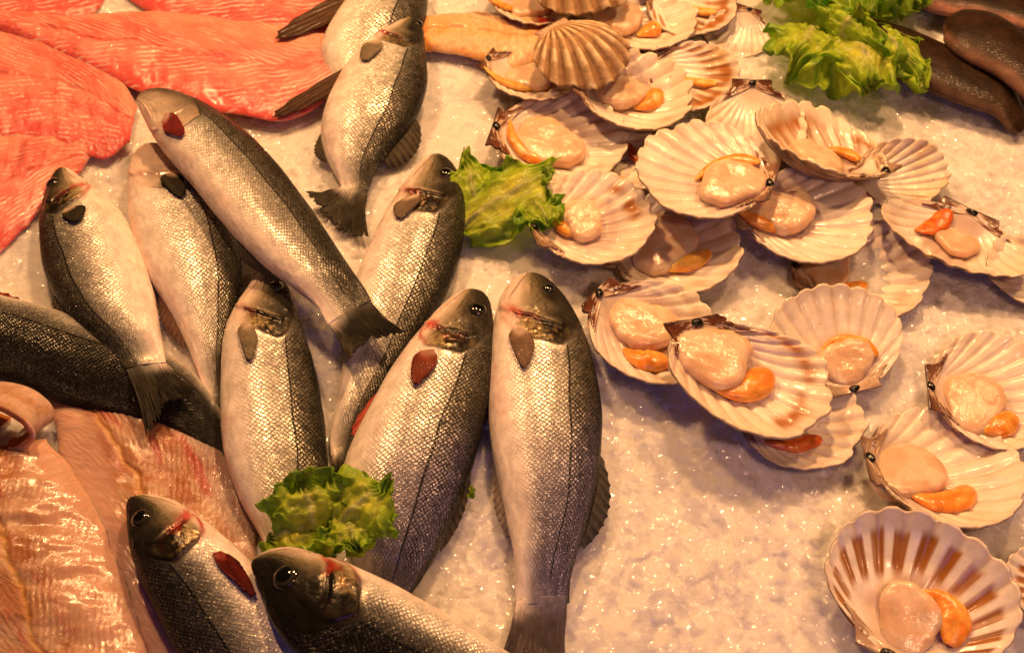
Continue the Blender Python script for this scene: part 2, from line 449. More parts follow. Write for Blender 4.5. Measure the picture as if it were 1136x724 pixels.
class Fish:
    def __init__(s, name, label, snout, pairs, z, tail=None, shift=0.0, kb=0.52, seed=1, red=0.3, pale=0.0, violet_light=0.0,
                 dark=0.0, head=1.0, eye=True, pect=None, fins=(), scale_n=1.0, group='whole silver sea bass lying on the ice', eye_r=0.0062, hs=1.22, bald=0.0, ink=0.0):
        s.bald = bald; s.ink = ink
        s.hs = hs
        k = len(pairs) + 1
        zz = np.full(k, z, float) if np.isscalar(z) else np.interp(np.linspace(0, 1, k), np.linspace(0, 1, len(z)), z)
        C = [at(snout, zz[0])]; A = [np.zeros(3)]
        for i, (d, v) in enumerate(pairs):
            D = at(d, zz[i + 1]); Vv = at(v, zz[i + 1])
            C.append((D + Vv) / 2); A.append((D - Vv) / 2)
        C = np.array(C); A = np.array(A)
        A[0] = A[1] / np.linalg.norm(A[1]) * 0.0004
        sarc = np.concatenate([[0], np.cumsum(np.linalg.norm(np.diff(C, axis=0), axis=1))])
        s.S = sarc[-1]; u = sarc / s.S
        s.fC = spline(u, C); s.fA = spline(np.sqrt(u), A)
        s.amax = max(np.linalg.norm(a) for a in A)
        s.kb = kb; s.shift = shift; s.seed = seed
        s.root = thing(name, label, 'fish', tuple(s.fC(np.array([0.5]))[0] * np.array([1, 1, 0])), group)
        s.build_body(red, pale, violet_light, dark, head, scale_n)
        if tail is not None: s.tail(*tail)
        if eye:
            ue, fe = eye if isinstance(eye, tuple) else (0.088, 0.34)
            s.eye(ue, fe, eye_r * 1.18)
        if pect: s.pectoral(**pect)
        for f in fins: s.edge_fin(**f)

    def frame(s, u):
        C = s.fC(u); A = s.fA(np.sqrt(np.clip(u, 0, 1)))
        return C, A

    def surf(s, u, f, side=1):
        """point of the flank: u along the body, f from the back (0) to the belly (1)"""
        u = np.asarray(u, float); f = np.asarray(f, float)
        th = f * math.pi - s.shift
        return s.P(u, th)

    def P(s, u, th):
        C, A = s.frame(u)
        a = np.linalg.norm(A, axis=-1)
        b = s.kb * (a * 0.75 + 0.25 * np.minimum(a, s.amax * 0.8)) * (1 - 0.10 * np.cos(th)) * (1 + 0.15 * bump(u, 0.22, 0.16)) * (1 - 0.85 * sstep(0.86, 1.0, u)) * (0.74 + 0.26 * sstep(0.0, 0.30, u))
        sn = np.sin(th)
        p = C + A * np.cos(th)[..., None]
        p[..., 2] += b * np.sign(sn) * np.abs(sn) ** 0.9
        return p

    def build_body(s, red, pale, violet_light, dark, head, scale_n):
        nu, nt = 300, 104
        u = np.concatenate([np.linspace(0, 1, 130) ** 1.6 * 0.30, 0.30 + np.linspace(0, 1, nu - 129)[1:] * 0.70])
        th = np.concatenate([np.linspace(-0.25, math.pi + 0.25, 150), np.linspace(math.pi + 0.25, 2 * math.pi - 0.25, 28)[1:-1]])
        nt = len(th)
        U, T = np.meshgrid(u, th, indexing='ij')
        psi = T + s.shift
        psi = np.abs((psi + math.pi) % (2 * math.pi) - math.pi)
        F = psi / math.pi
        P = s.P(U, T)
        N = grid_normals(P)
        N[0] = N[1]
        # ----- relief of the head
        sd = s.seed
        UB = U; U = U / s.hs; bald = s.bald
        wob = (fbm(F * 7, U * 20 + 3, sd, 3) - 0.5)
        uo = 0.226 - 0.12 * np.clip(F - 0.40, 0, 1) - 0.55 * np.clip(F - 0.58, 0, 1) ** 1.6 - 0.35 * np.clip(0.36 - F, 0, 1) + 0.016 * wob
        up = 0.172 - 0.13 * (F - 0.36) - 0.25 * np.clip(0.34 - F, 0, 1) + 0.012 * wob
        uop = np.clip(uo, 0.05, 1)
        inop = sstep(0.10, 0.16, U) * (1 - sstep(-0.003, 0.003, U - uop)) * sstep(0.20, 0.30, F) * (1 - sstep(0.60, 0.74, F))
        rel = 0.0020 * inop
        pre = bump(U - up, 0, 0.0060) * sstep(0.22, 0.34, F) * (1 - sstep(0.80, 0.9, F))
        rel -= 0.0014 * pre
        fl = 0.56 + 1.9 * U + 0.01 * wob
        mouth = bump(F - fl, 0, 0.016) * (1 - sstep(0.075, 0.095, U)) * sstep(0.0, 0.01, U)
        rel -= 0.0009 * mouth
        maxil = bump(U, 0.075, 0.018) * bump(F, 0.63, 0.05)
        rel += 0.0007 * maxil
        branch = bump((F - 0.85) * 0.25 + (U - 0.10), 0, 0.006) * sstep(0.72, 0.8, F) * (1 - sstep(0.13, 0.17, U))
        rel -= 0.0004 * branch
        cheekn = fbm(U * 110, F * 26, sd + 5, 4)
        rel += (cheekn - 0.5) * 0.0013 * inop * sstep(0.34, 0.5, F) * (1 - sstep(0.70, 0.85, F)) * head
        orbit = np.exp(-(((U - 0.088) / 0.030) ** 2 + ((F - 0.34) / 0.085) ** 2))
        rel += 0.0016 * orbit
        rel += (fbm(U * 60, F * 24, sd + 19, 3) - 0.5) * 0.0009 * (1 - sstep(0.14, 0.22, U))
        rel += (fbm(U * 9, F * 5, sd + 9, 3) - 0.5) * 0.002 * sstep(0.03, 0.2, U)
        P = P + N * rel[..., None]
        # ----- pigment, with violet light and some shade painted in
        n1 = fbm(U * 14, F * 9, sd + 1, 4); n2 = fbm(U * 60, F * 34, sd + 2, 3)
        Fn = F + (n1 - 0.5) * 0.10
        flat = 0.325 + 0.035 * sstep(0.2, 0.55, UB) + 0.06 * sstep(0.7, 1.0, UB) + 0.004 * np.sin(U * 40 + sd)
        k = 1.0 - 0.5 * dark
        G = F - flat + 0.36 + (n1 - 0.5) * 0.10 * (1 - bump(F, flat, 0.07))
        c = ramp(G, [(0.0, (0.008, 0.007, 0.005)), (0.12, (0.018, 0.016, 0.012)), (0.20, (0.05 * k, 0.044 * k, 0.031 * k)), (0.30, (0.125 * k, 0.114 * k, 0.09 * k)), (0.352, (0.19 * k, 0.174 * k, 0.14 * k)),
                      (0.366, (0.37 * k, 0.345 * k, 0.295 * k)), (0.46, (0.56 * k, 0.52 * k, 0.45 * k)), (0.58, (0.76, 0.70, 0.62)), (0.68, (0.86, 0.76, 0.69)), (0.82, (0.88, 0.76, 0.69)), (1, (0.88, 0.74, 0.67))])
        c = mixc(c, (0.84, 0.76, 0.68), pale * sstep(0.42, 0.62, F))
        c = c * (0.80 + 0.40 * n2)[..., None]
        c = mixc(c, (0.80, 0.44, 0.38), 0.35 * sstep(0.55, 0.9, F) * sstep(0.5, 0.75, n1))
        tl = sstep(0.70, 1.0, UB)
        c = mixc(c, (0.075, 0.068, 0.055), 0.75 * tl * sstep(0.80, 0.2, F))
        if violet_light:
            c = mixc(c, (0.13, 0.115, 0.20), violet_light * sstep(0.42, 0.75, UB) * (1 - sstep(0.5, 0.8, Fn)) * sstep(0.05, 0.2, F))  # cool violet light painted into the upper flank towards the tail
        # lateral line
        # head colours
        hd = 1 - sstep(-0.004, 0.004, U - np.clip(uo, 0.10, 1))
        hd = np.maximum(hd, 1 - sstep(0.13, 0.19, U)) 
        top = (n1 - .5) * 0.10
        hc = ramp(F + top, [(0, (0.012, 0.010, 0.008)), (0.20, (0.026, 0.022, 0.016)), (0.34, (0.030, 0.025, 0.017)), (0.42, (0.085, 0.070, 0.042)), (0.50, (0.22, 0.18, 0.105)), (0.58, (0.40, 0.32, 0.22)), (0.66, (0.74, 0.58, 0.49)), (1, (0.84, 0.68, 0.60))])
        hc = mixc(hc, (0.22, 0.18, 0.12), 0.6 * bump(U, 0.118, 0.016) * bump(F, 0.46, 0.13))
        opz = sstep(-0.004, 0.006, U - up) * sstep(0.26, 0.34, F) * (1 - sstep(0.58, 0.70, F))
        hc = mixc(hc, ramp(cheekn, [(0.3, (0.48, 0.38, 0.20)), (0.5, (0.36, 0.27, 0.12)), (0.7, (0.16, 0.11, 0.045))]), 0.9 * opz)
        rid = 1 - np.abs(2 * fbm(U * 46 + F * 14, F * 16, sd + 15, 3) - 1)
        hc = mixc(hc, (0.016, 0.011, 0.007), head * opz * np.clip(1.1 * sstep(0.74, 0.90, rid) * sstep(0.64, 0.42, F) + 1.0 * sstep(0.50, 0.40, F + (cheekn - .5) * 0.5), 0, 1))
        hc = mixc(hc, (0.010, 0.007, 0.005), np.clip(1.3 * bump(U - up, 0.002, 0.009) * sstep(0.24, 0.32, F) * (1 - sstep(0.62, 0.76, F)), 0, 0.95))
        hc = mixc(hc, (0.44, 0.36, 0.25), 0.7 * bump(U - up, -0.010, 0.0045) * sstep(0.30, 0.42, F) * (1 - sstep(0.7, 0.8, F)))
        mx_ = bump(U, 0.062, 0.024) * bump(F, 0.57 + 0.6 * (U - 0.062), 0.05)
        hc = mixc(hc, (0.50, 0.38, 0.29), 0.55 * mx_)
        hc = mixc(hc, (0.05, 0.032, 0.022), 0.7 * bump(F, 0.505 + 0.6 * (U - 0.062), 0.013) * bump(U, 0.055, 0.03))
        spk_ = fbm(U * 150, F * 60, sd + 23, 2)
        hc = mixc(hc, (0.03, 0.025, 0.018), 0.5 * sstep(0.58, 0.70, spk_) * (1 - sstep(0.48, 0.60, F)))
        hc = mixc(hc, (0.16, 0.085, 0.06), 0.7 * mouth)
        hc = mixc(hc, (0.30, 0.19, 0.14), 0.6 * branch)
        hc = mixc(hc, (0.012, 0.010, 0.008), 0.7 * np.exp(-(((U - 0.088) / 0.026) ** 2 + ((F - 0.34) / 0.075) ** 2)) * (1.0 if head > 0.6 else 0))
        if bald: hc = mixc(hc, ramp(F + top, [(0, (0.05, 0.04, 0.03)), (0.2, (0.13, 0.10, 0.07)), (0.32, (0.42, 0.31, 0.23)), (0.45, (0.70, 0.54, 0.45)), (1, (0.84, 0.68, 0.6))]), bald)
        c = mixc(c, hc, hd)
        if s.ink: c = mixc(c, (0.010, 0.009, 0.007), s.ink * sstep(0.56, 0.36, F + (n1 - .5) * 0.1))  # dark back; on the foreground fish this black also paints in shade
        # gill slit shadow line and blood
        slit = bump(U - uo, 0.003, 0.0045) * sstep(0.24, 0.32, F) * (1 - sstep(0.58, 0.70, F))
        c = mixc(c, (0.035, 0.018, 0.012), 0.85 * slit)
        blood = sstep(0.46, 0.62, fbm(U * 26, F * 12, sd + 7, 3)) * bump(U - up, 0.004, 0.022) * bump(F, 0.66, 0.17)
        blood = np.maximum(blood, bump(U - uo, 0.0, 0.010) * bump(F, 0.74, 0.12))
        c = mixc(c, (0.42, 0.035, 0.022), np.clip(red * 1.5, 0, 1) * blood)
        c = mixc(c, (0.62, 0.10, 0.08), np.clip(red * 2.2, 0, 0.9) * bump(U - up, -0.002, 0.013) * bump(F, 0.70, 0.085) * (0.5 + n2))
        sc = sstep(0.006, 0.03, U - np.clip(uo, 0.10, 1)) * (1 - 0.90 * sstep(0.50, 0.76, F)) * (0.72 + 0.75 * sstep(0.40, 0.30, F)) * (1 - 0.8 * sstep(0.88, 0.99, UB))
        metal = (0.02 + 0.22 * (1 - hd) * sstep(0.02, 0.25, F) * (1 - sstep(0.55, 0.7, F)) + 0.22 * inop * sstep(0.28, 0.4, F) * (1 - sstep(0.6, 0.8, F)))
        v = psi * (s.amax * 100) * 1.02
        fuv = np.stack([UB * s.S * 100 / 0.45 * scale_n, v / 0.54 * scale_n, F - flat], -1)
        n = len(u)
        V = P.reshape(-1, 3); Q = gridq(n, nt, True)
        V = np.concatenate([V, [P[0].mean(0), P[-1].mean(0)]])
        j = np.arange(nt); j2 = (j + 1) % nt
        a = len(V) - 2
        cap0 = np.stack([np.full(nt, a), j, j2, j2], -1)
        Qall = Q
        attrs = {'fuv': np.concatenate([fuv.reshape(-1, 3), fuv[0, :1], fuv[-1, :1]]),
                 'scale': np.concatenate([sc.ravel(), [0, 0]]), 'metal': np.concatenate([metal.ravel(), [0, 0]])}
        C = np.concatenate([c.reshape(-1, 3), c[0, :1], c[-1, :1]])
        # close both ends with thin quads around the centre point
        half = nt // 2
        e0 = np.stack([np.full(half, a), j[0:2 * half:2], (j[0:2 * half:2] + 1) % nt, (j[0:2 * half:2] + 2) % nt], -1)
        b0 = (n - 1) * nt
        e1 = np.stack([np.full(half, a + 1), b0 + (j[0:2 * half:2] + 2) % nt, b0 + (j[0:2 * half:2] + 1) % nt, b0 + j[0:2 * half:2]], -1)
        Qall = np.concatenate([Q, e0, e1])
        me = make_mesh('body', V, Qall[:, ::-1], np.clip(C, 0, 1), attrs)
        s.body = part('body', me, M_SKIN, s.root)
        half_ = (th > 0) & (th < math.pi)
        s.endF = (1 - np.cos(th[half_])) / 2; s.endC = c[-3][half_]

    def normal(s, u, f):
        e = 0.004
        p = s.surf(np.array([u]), np.array([f]))[0]
        du = s.surf(np.array([u + e]), np.array([f]))[0] - p
        df = s.surf(np.array([u]), np.array([f + e]))[0] - p
        n = np.cross(du, df); n /= np.linalg.norm(n)
        if n[2] < 0: n = -n
        return p, n

    def eye(s, ue, fe, r):
        p, n = s.normal(ue * s.hs, fe)
        n2, m2 = 22, 28
        ph = np.linspace(0, math.pi, n2); t = np.arange(m2) / m2 * 2 * math.pi
        x = np.cross(n, [0.3, 0.9, 0.1]); x /= np.linalg.norm(x); y = np.cross(n, x)
        PH_, T_ = np.meshgrid(ph, t, indexing='ij')
        sp = np.sin(PH_)[..., None]; cp = np.cos(PH_)[..., None]
        V = p - n * 0.0012 + r * (sp * (np.cos(T_)[..., None] * x + np.sin(T_)[..., None] * y) + cp * 0.55 * n)
        a = PH_
        c = ramp(a, [(0, (0.004, 0.004, 0.005)), (0.66, (0.005, 0.005, 0.006)), (0.71, (0.06, 0.048, 0.028)), (0.78, (0.035, 0.03, 0.02)), (1.2, (0.02, 0.017, 0.013)), (1.35, (0.04, 0.034, 0.022)), (3.2, (0.02, 0.02, 0.02))])
        me = make_mesh('eye', V.reshape(-1, 3), gridq(n2, m2, True), c, recalc=True)
        part('eye', me, M_EYE, s.root)

    def tail(s, tipd, fork, tipv, z=None, col=(0.075, 0.063, 0.042), dark=(0.010, 0.008, 0.006), rays=15, bcol=(0.10, 0.09, 0.065)):
        C, A = s.frame(np.array([0.93])); C1, A1 = s.frame(np.array([1.0]))
        zt = C1[0][2] if z is None else z
        d, fk, v = (at(p, zt) for p in (tipd, fork, tipv))
        nr, nq = 40, 150
        r = np.linspace(0, 1, nr); q = np.linspace(-1, 1, nq)
        Rr, Q = np.meshgrid(r, q, indexing='ij')
        base = C1 + (A1 * 0.99) * (-Q)[..., None] - (C1 - C) * 0.25
        k = np.abs(Q) ** 1.15
        tip = np.where((Q < 0)[..., None], fk + (d - fk) * k[..., None], fk + (v - fk) * k[..., None])
        # rounded margin, ragged between the rays
        mid = (base + tip) / 2
        jag = 1 - 0.13 * vnoise(Q * 22, Q * 0, s.seed + 3) ** 2 - 0.05 * vnoise(Q * 60, Q * 0, s.seed + 5) - 0.03 * np.abs(np.sin(Q * rays * math.pi))
        rr = Rr * jag
        fan = base + (tip - base) * rr[..., None]
        side = A1 / (np.linalg.norm(A1) + 1e-9)
        fan += side * (Q * np.sin(rr * math.pi) * 0.0040)[..., None]
        ridge = 0.0007 * np.cos(Q * rays * 2 * math.pi) * sstep(0.05, 0.4, Rr) + 0.0018 * (fbm(Q * 3, Rr * 3, s.seed, 2) - .5)
        body_t = np.linalg.norm(A1) * s.kb * 0.215 * (1 - Rr) ** 2.2 * (1 - 0.85 * Q ** 2)
        fan[..., 2] += ridge + body_t + 0.006 * (fbm(Q * 2 + 5, Rr * 2, s.seed + 4, 2) - 0.5) * Rr * 2
        c = ray_colour(Q, Rr, col, dark, rays, s.seed, 0.5)
        eb = np.stack([np.interp((Q + 1) / 2, s.endF, s.endC[:, i]) for i in range(3)], -1) * (0.8 + 0.4 * vnoise(Q * 9, Rr * 14, s.seed))[..., None]
        c = mixc(c, eb, (1 - sstep(0.0, 0.40 + 0.15 * vnoise(Q * 12, Q * 0, s.seed + 2), Rr)) * 0.95)
        th = 0.0012 + 2.0 * body_t
        N = grid_normals(fan)
        fin_sheet('tail_fin', fan, c, M_FIN, s.root, th=th, flip=bool(N[..., 2].mean() < 0))

    def pectoral(s, u=0.262, f=0.60, len=0.15, slant=0.03, width=0.055, col=(0.20, 0.165, 0.10), dark=(0.06, 0.048, 0.03), lift=0.0022, rays=13, name='pectoral_fin', root=0.75):
        nr, nq = 34, 170
        u = u * s.hs; len = len * 1.15; width = width * 1.25
        r = np.linspace(0, 1, nr); q = np.linspace(-1, 1, nq)
        Rr, Q = np.meshgrid(r, q, indexing='ij')
        jag = 1 - 0.04 * np.abs(np.sin(Q * rays * math.pi / 1.0)) - 0.08 * vnoise(Q * 9, Q * 0, s.seed)
        ext = (1 - 0.55 * np.abs(Q + 0.1) ** 2.0) * jag
        w = width * (0.45 + 0.65 * np.sin(np.clip(Rr * 1.9 + 0.25, 0, math.pi)))
        uu = u + len * Rr * ext
        ff = f + w * Q + slant * Rr ** 1.3
        P = s.surf(uu, ff)
        p, n = s.normal(u + len * 0.5, f)
        h = 0.0012 + lift * Rr ** 1.4 + 0.0016 * np.sin(Rr * math.pi) * (1 - Q ** 2) + 0.0005 * np.cos(Q * rays * 2 * math.pi) * sstep(0.1, 0.4, Rr)
        P = P + n * h[..., None]
        c = ray_colour(Q, Rr, np.asarray(col) * 0.8, np.asarray(dark) * 0.6, rays, s.seed + 8, 0.35)
        c = mixc(c, (0.56, 0.42, 0.33), root * sstep(0.34, 0.05, Rr + 0.12 * Q))
        c = mixc(c, np.asarray(dark) * 0.8, 0.5 * sstep(0.6, 1.0, Q) + 0.3 * sstep(0.75, 1, Rr))
        fin_sheet(name, P, c, M_FIN, s.root, th=0.0009, flip=bool(grid_normals(P)[..., 2].mean() < 0))

    def edge_fin(s, name='dorsal_fin', u1=0.3, u2=0.6, h=0.02, side=0, lean=0.5, drop=0.010, col=(0.08, 0.07, 0.05), dark=(0.02, 0.017, 0.012), rays=9, shape='sail', inset=0.02, zoff=0.0, spike=0.13):
        nr, nq = 22, 90
        r = np.linspace(0, 1, nr); q = np.linspace(0, 1, nq)
        Rr, Q = np.meshgrid(r, q, indexing='ij')
        uu = u1 + (u2 - u1) * Q
        th = (0.0 if side == 0 else math.pi)
        C, A = s.frame(uu)
        a = np.linalg.norm(A, axis=-1, keepdims=True)
        sg = 1 if side == 0 else -1
        out = sg * A / a
        T = s.frame(np.clip(uu + 0.01, 0, 1))[0] - C
        T /= np.linalg.norm(T, axis=-1, keepdims=True)
        base = C + sg * A * (1 - inset * 4) * np.cos(s.shift * 0.6)
        if shape == 'sail': hh = np.sin(np.clip(Q * 2.6 + 0.35, 0, math.pi)) ** 0.8
        elif shape == 'blade': hh = 1 - 0.75 * Q
        else: hh = np.sin(np.clip(Q * math.pi * 0.9 + 0.2, 0, math.pi))
        spike = 1 - spike * np.abs(np.sin(Q * rays * math.pi)) ** 0.6
        ext = h * hh * spike
        P = base + out * (ext * Rr)[..., None] + T * (ext * Rr * lean * 1.6)[..., None]
        P[..., 2] += zoff - drop * Rr ** 1.2 + 0.0006 * np.cos(Q * rays * 2 * math.pi) * Rr + 0.002 * (fbm(Q * 6, Rr * 2, s.seed + 12, 2) - 0.5)
        c = ray_colour(Q, Rr, col, dark, rays, s.seed + 6, 0.5)
        fin_sheet(name, P, c, M_FIN, s.root, th=0.0008, flip=bool(grid_normals(P)[..., 2].mean() < 0))

RED = dict(root=0.35, col=(0.42, 0.10, 0.05), dark=(0.16, 0.02, 0.012))
PALE = dict(col=(0.34, 0.27, 0.18), dark=(0.15, 0.11, 0.06))
DARKF = dict(col=(0.11, 0.09, 0.06), dark=(0.02, 0.017, 0.012))

def build_fish():
    # the fish that lie lowest come first
    Fish('sea_bass', 'dark green sea bass at the left edge, half buried under another bass tail', (-190, 320),
         [((-150, 372), (-160, 305)), ((-80, 412), (-90, 305)), ((0, 418), (0, 330)), ((70, 446), (75, 352)), ((140, 462), (150, 378)), ((205, 482), (212, 412)), ((252, 510), (250, 462))],
         [0.014, 0.014, 0.014, 0.010, 0.006], tail=((300, 560), (280, 520), (300, 500)), shift=-0.75, ink=0.6, seed=3, dark=0.9, eye=False,
         fins=[dict(name='pelvic_fin', u1=0.40, u2=0.62, h=0.016, side=1, shape='blade', drop=-0.004, col=(0.40, 0.07, 0.04), dark=(0.14, 0.02, 0.015), inset=0.03)])
    Fish('sea_bass', 'sea bass cut off by the top edge, its head end above the photo', (455, -62),
         [((470, -45), (432, -45)), ((474, -10), (396, -12)), ((472, 20), (362, 40)), ((462, 50), (355, 66)), ((430, 100), (372, 105)), ((412, 128), (380, 128))],
         [0.022, 0.020, 0.016, 0.006, 0.0], shift=0.0, seed=14, pale=0.5, pect=dict(len=0.12, col=(.3, .24, .15)),
         fins=[dict(name='pelvic_fin', u1=0.26, u2=0.44, h=0.066, side=1, lean=0.62, drop=-0.004, zoff=0.0, shape='lobe', inset=0.04, spike=0.05, rays=7, col=(0.10, 0.05, 0.025), dark=(0.025, 0.012, 0.008))])
    Fish('sea_bass', 'pale sea bass lying under the diagonal one, its snout beside the red fin', (163, 160),
         [((186, 165), (146, 178)), ((215, 190), (141, 215)), ((250, 236), (147, 262)), ((268, 292), (164, 308)), ((262, 350), (192, 352)), ((252, 400), (216, 405)), ((250, 440), (228, 442))],
         [0.020, 0.022, 0.020, 0.012, 0.004], tail=((262, 500), (250, 480), (238, 500)), shift=0.10, hs=1.30, bald=0.75, seed=5, red=0.12, pale=0.35, eye=(0.06, 0.12), head=0.5,
         pect=dict(u=0.17, f=0.45, len=0.11, width=0.06, slant=0.02, **DARKF),
         fins=[dict(name='anal_fin', u1=0.62, u2=0.80, h=0.012, side=1, shape='sail', col=(0.35, 0.22, 0.14), dark=(0.15, 0.06, 0.04))])
    Fish('sea_bass', 'sea bass with head up beside the small lettuce leaf, its tail end covered', (484, 171),
         [((503, 183), (462, 186)), ((514, 215), (432, 232)), ((514, 262), (408, 280)), ((500, 315), (392, 318)), ((468, 372), (384, 372)), ((436, 420), (374, 440)), ((405, 470), (366, 488)), ((390, 500), (368, 505))],
         [0.024, 0.024, 0.022, 0.016, 0.008, 0.004], tail=((395, 560), (375, 540), (352, 555)), shift=-0.05, hs=1.28, seed=7, red=0.15, eye_r=0.006, eye=(0.085, 0.30),
         pect=dict(u=0.165, f=0.60, len=0.085, width=0.075, slant=0.0, col=(.36, .26, .18), dark=(.18, .12, .08)))
    Fish('sea_bass', 'sea bass with its dark notched tail fin spread on the ice, topmost whole fish', (456, 20),
         [((470, 36), (424, 36)), ((473, 70), (392, 66)), ((472, 104), (364, 112)), ((456, 140), (356, 148)), ((430, 172), (362, 176)), ((413, 200), (376, 202)), ((409, 212), (380, 210))],
         [0.036, 0.034, 0.028, 0.020, 0.014, 0.012], tail=((409, 266), (376, 258), (338, 216)), shift=0.0, hs=1.20, seed=9, pale=0.45, eye=(0.05, 0.2), eye_r=0.005, head=0.7,
         pect=dict(u=0.21, f=0.64, len=0.13, width=0.07, slant=-0.02, col=(.40, .32, .21), dark=(.2, .15, .09)),
         fins=[dict(name='dorsal_fin', u1=0.62, u2=0.84, h=0.020, side=0, shape='sail', drop=0.012, **DARKF),
               dict(name='anal_fin', u1=0.62, u2=0.80, h=0.010, side=1, shape='sail', drop=0.010, col=(.2, .16, .1), dark=(.07, .055, .035)),
               dict(name='pelvic_fin', u1=0.22, u2=0.40, h=0.068, side=1, lean=0.62, drop=0.004, zoff=-0.004, shape='lobe', inset=0.04, spike=0.05, rays=7, col=(0.10, 0.05, 0.025), dark=(0.025, 0.012, 0.008))])
    Fish('sea_bass', 'sea bass at far left with a dark back, its tail crossing the dark green fish', (70, 186),
         [((52, 208), (96, 202)), ((44, 250), (128, 228)), ((48, 296), (156, 276)), ((66, 336), (172, 330)), ((100, 372), (178, 366)), ((130, 398), (182, 392)), ((139, 408), (184, 402))],
         [0.022, 0.024, 0.024, 0.030, 0.034], tail=((162, 486), (186, 450), (222, 438), 0.032), shift=0.10, hs=1.22, ink=0.35, seed=11, red=0.5, dark=0.35, eye=(0.075, 0.30),
         pect=dict(u=0.235, f=0.50, len=0.075, width=0.06, **DARKF),
         fins=[dict(name='dorsal_fin', u1=0.58, u2=0.82, h=0.014, side=0, shape='sail', **DARKF)])
    Fish('sea_bass', 'long sea bass lying diagonally on top of the others, red blotch at its gill', (152, 110),
         [((166, 100), (158, 128)), ((205, 106), (176, 160)), ((252, 132), (206, 196)), ((298, 172), (243, 242)), ((345, 232), (292, 292)), ((388, 296), (334, 326)), ((408, 326), (358, 350)), ((412, 334), (364, 360))],
         [0.052, 0.056, 0.058, 0.056, 0.052, 0.050], tail=((452, 372), (412, 376), (386, 404), 0.047), shift=-0.10, hs=1.15, bald=0.6, seed=13, red=0.05, pale=0.0, dark=0.85, eye=False, head=0.25,
         pect=dict(u=0.135, f=0.60, len=0.10, width=0.07, slant=0.02, lift=0.002, col=(0.55, 0.10, 0.09), dark=(0.30, 0.03, 0.03)),
         fins=[dict(name='anal_fin', u1=0.56, u2=0.76, h=0.012, side=1, lean=0.9, shape='blade', drop=0.012, **DARKF)])
    Fish('sea_bass', 'silver sea bass between the diagonal fish and the red finned one, head up, eye showing', (292, 302),
         [((313, 310), (277, 316)), ((330, 345), (256, 352)), ((346, 395), (246, 402)), ((358, 450), (245, 462)), ((364, 505), (252, 518)), ((358, 560), (272, 566)), ((345, 600), (292, 602)), ((340, 625), (300, 628))],
         [0.026, 0.028, 0.026, 0.022, 0.014, 0.010], tail=((370, 690), (330, 670), (300, 690)), shift=0.0, hs=1.32, seed=15, red=0.1, pale=0.5, eye=(0.065, 0.34), eye_r=0.0058,
         pect=dict(u=0.19, f=0.62, len=0.13, width=0.05, slant=-0.02, col=(.42, .34, .23), dark=(.2, .15, .09)))
    Fish('sea_bass', 'sea bass with red pectoral and pelvic fins, lettuce resting on its tail end', (522, 321),
         [((542, 332), (494, 336)), ((548, 372), (458, 378)), ((548, 418), (428, 422)), ((538, 468), (400, 472)), ((522, 524), (378, 530)), ((500, 582), (376, 590)), ((470, 640), (392, 636)), ((446, 672), (394, 660))],
         [0.028, 0.029, 0.029, 0.026, 0.020, 0.014], tail=((450, 740), (415, 720), (380, 735)), shift=-0.05, hs=1.28, seed=17, red=0.55, violet_light=0.75, eye=(0.085, 0.30), eye_r=0.0072,
         pect=dict(u=0.225, f=0.58, len=0.115, width=0.055, slant=-0.02, **RED),
         fins=[dict(name='pelvic_fin', u1=0.30, u2=0.50, h=0.016, side=1, lean=0.8, shape='sail', drop=0.004, inset=0.02, rays=5, col=(0.62, 0.13, 0.09), dark=(0.30, 0.03, 0.02)),
               dict(name='dorsal_fin', u1=0.62, u2=0.85, h=0.008, side=0, shape='sail', **DARKF)])
    Fish('sea_bass', 'rightmost sea bass beside the scallops, whole body and tail on open ice', (588, 303),
         [((615, 316), (563, 318)), ((640, 352), (548, 356)), ((658, 402), (542, 410)), ((667, 456), (542, 466)), ((666, 510), (550, 520)), ((656, 565), (562, 572)), ((640, 618), (570, 622)), ((632, 652), (572, 656)), ((631, 668), (572, 672))],
         [0.026, 0.028, 0.028, 0.026, 0.022, 0.016, 0.012], tail=((630, 755), (592, 735), (548, 745), 0.008, (0.15, 0.12, 0.13), (0.045, 0.036, 0.04), 15, (0.20, 0.17, 0.22)), shift=0.0, hs=1.34, seed=19, red=0.22, violet_light=0.85, pale=0.2, eye=(0.06, 0.30), eye_r=0.0056,
         pect=dict(u=0.185, f=0.64, len=0.125, width=0.055, slant=-0.03, col=(.40, .25, .16), dark=(.2, .12, .07)),
         fins=[dict(name='dorsal_fin', u1=0.60, u2=0.84, h=0.016, side=0, shape='sail', drop=0.010, col=(.10, .09, .075), dark=(.03, .027, .022)),
               dict(name='anal_fin', u1=0.62, u2=0.80, h=0.010, side=1, shape='sail', drop=0.008, col=(.42, .34, .27), dark=(.2, .15, .1))])
    Fish('sea_bass', 'sea bass at bottom left with blood red gill, dark back to the fillets', (149, 550),
         [((140, 566), (182, 552)), ((144, 606), (222, 574)), ((162, 656), (268, 612)), ((190, 712), (312, 664)), ((224, 768), (346, 724)), ((268, 824), (366, 790)), ((310, 870), (376, 850))],
         [0.030, 0.034, 0.032, 0.026, 0.018], tail=((330, 960), (360, 930), (420, 930)), shift=-0.15, hs=1.36, ink=0.6, seed=21, red=1.0, dark=0.8, violet_light=0.3, eye=(0.085, 0.30), eye_r=0.0075,
         pect=dict(u=0.25, f=0.62, len=0.16, width=0.042, slant=0.02, root=0.0, col=(0.34, 0.03, 0.02), dark=(0.07, 0.012, 0.01)))
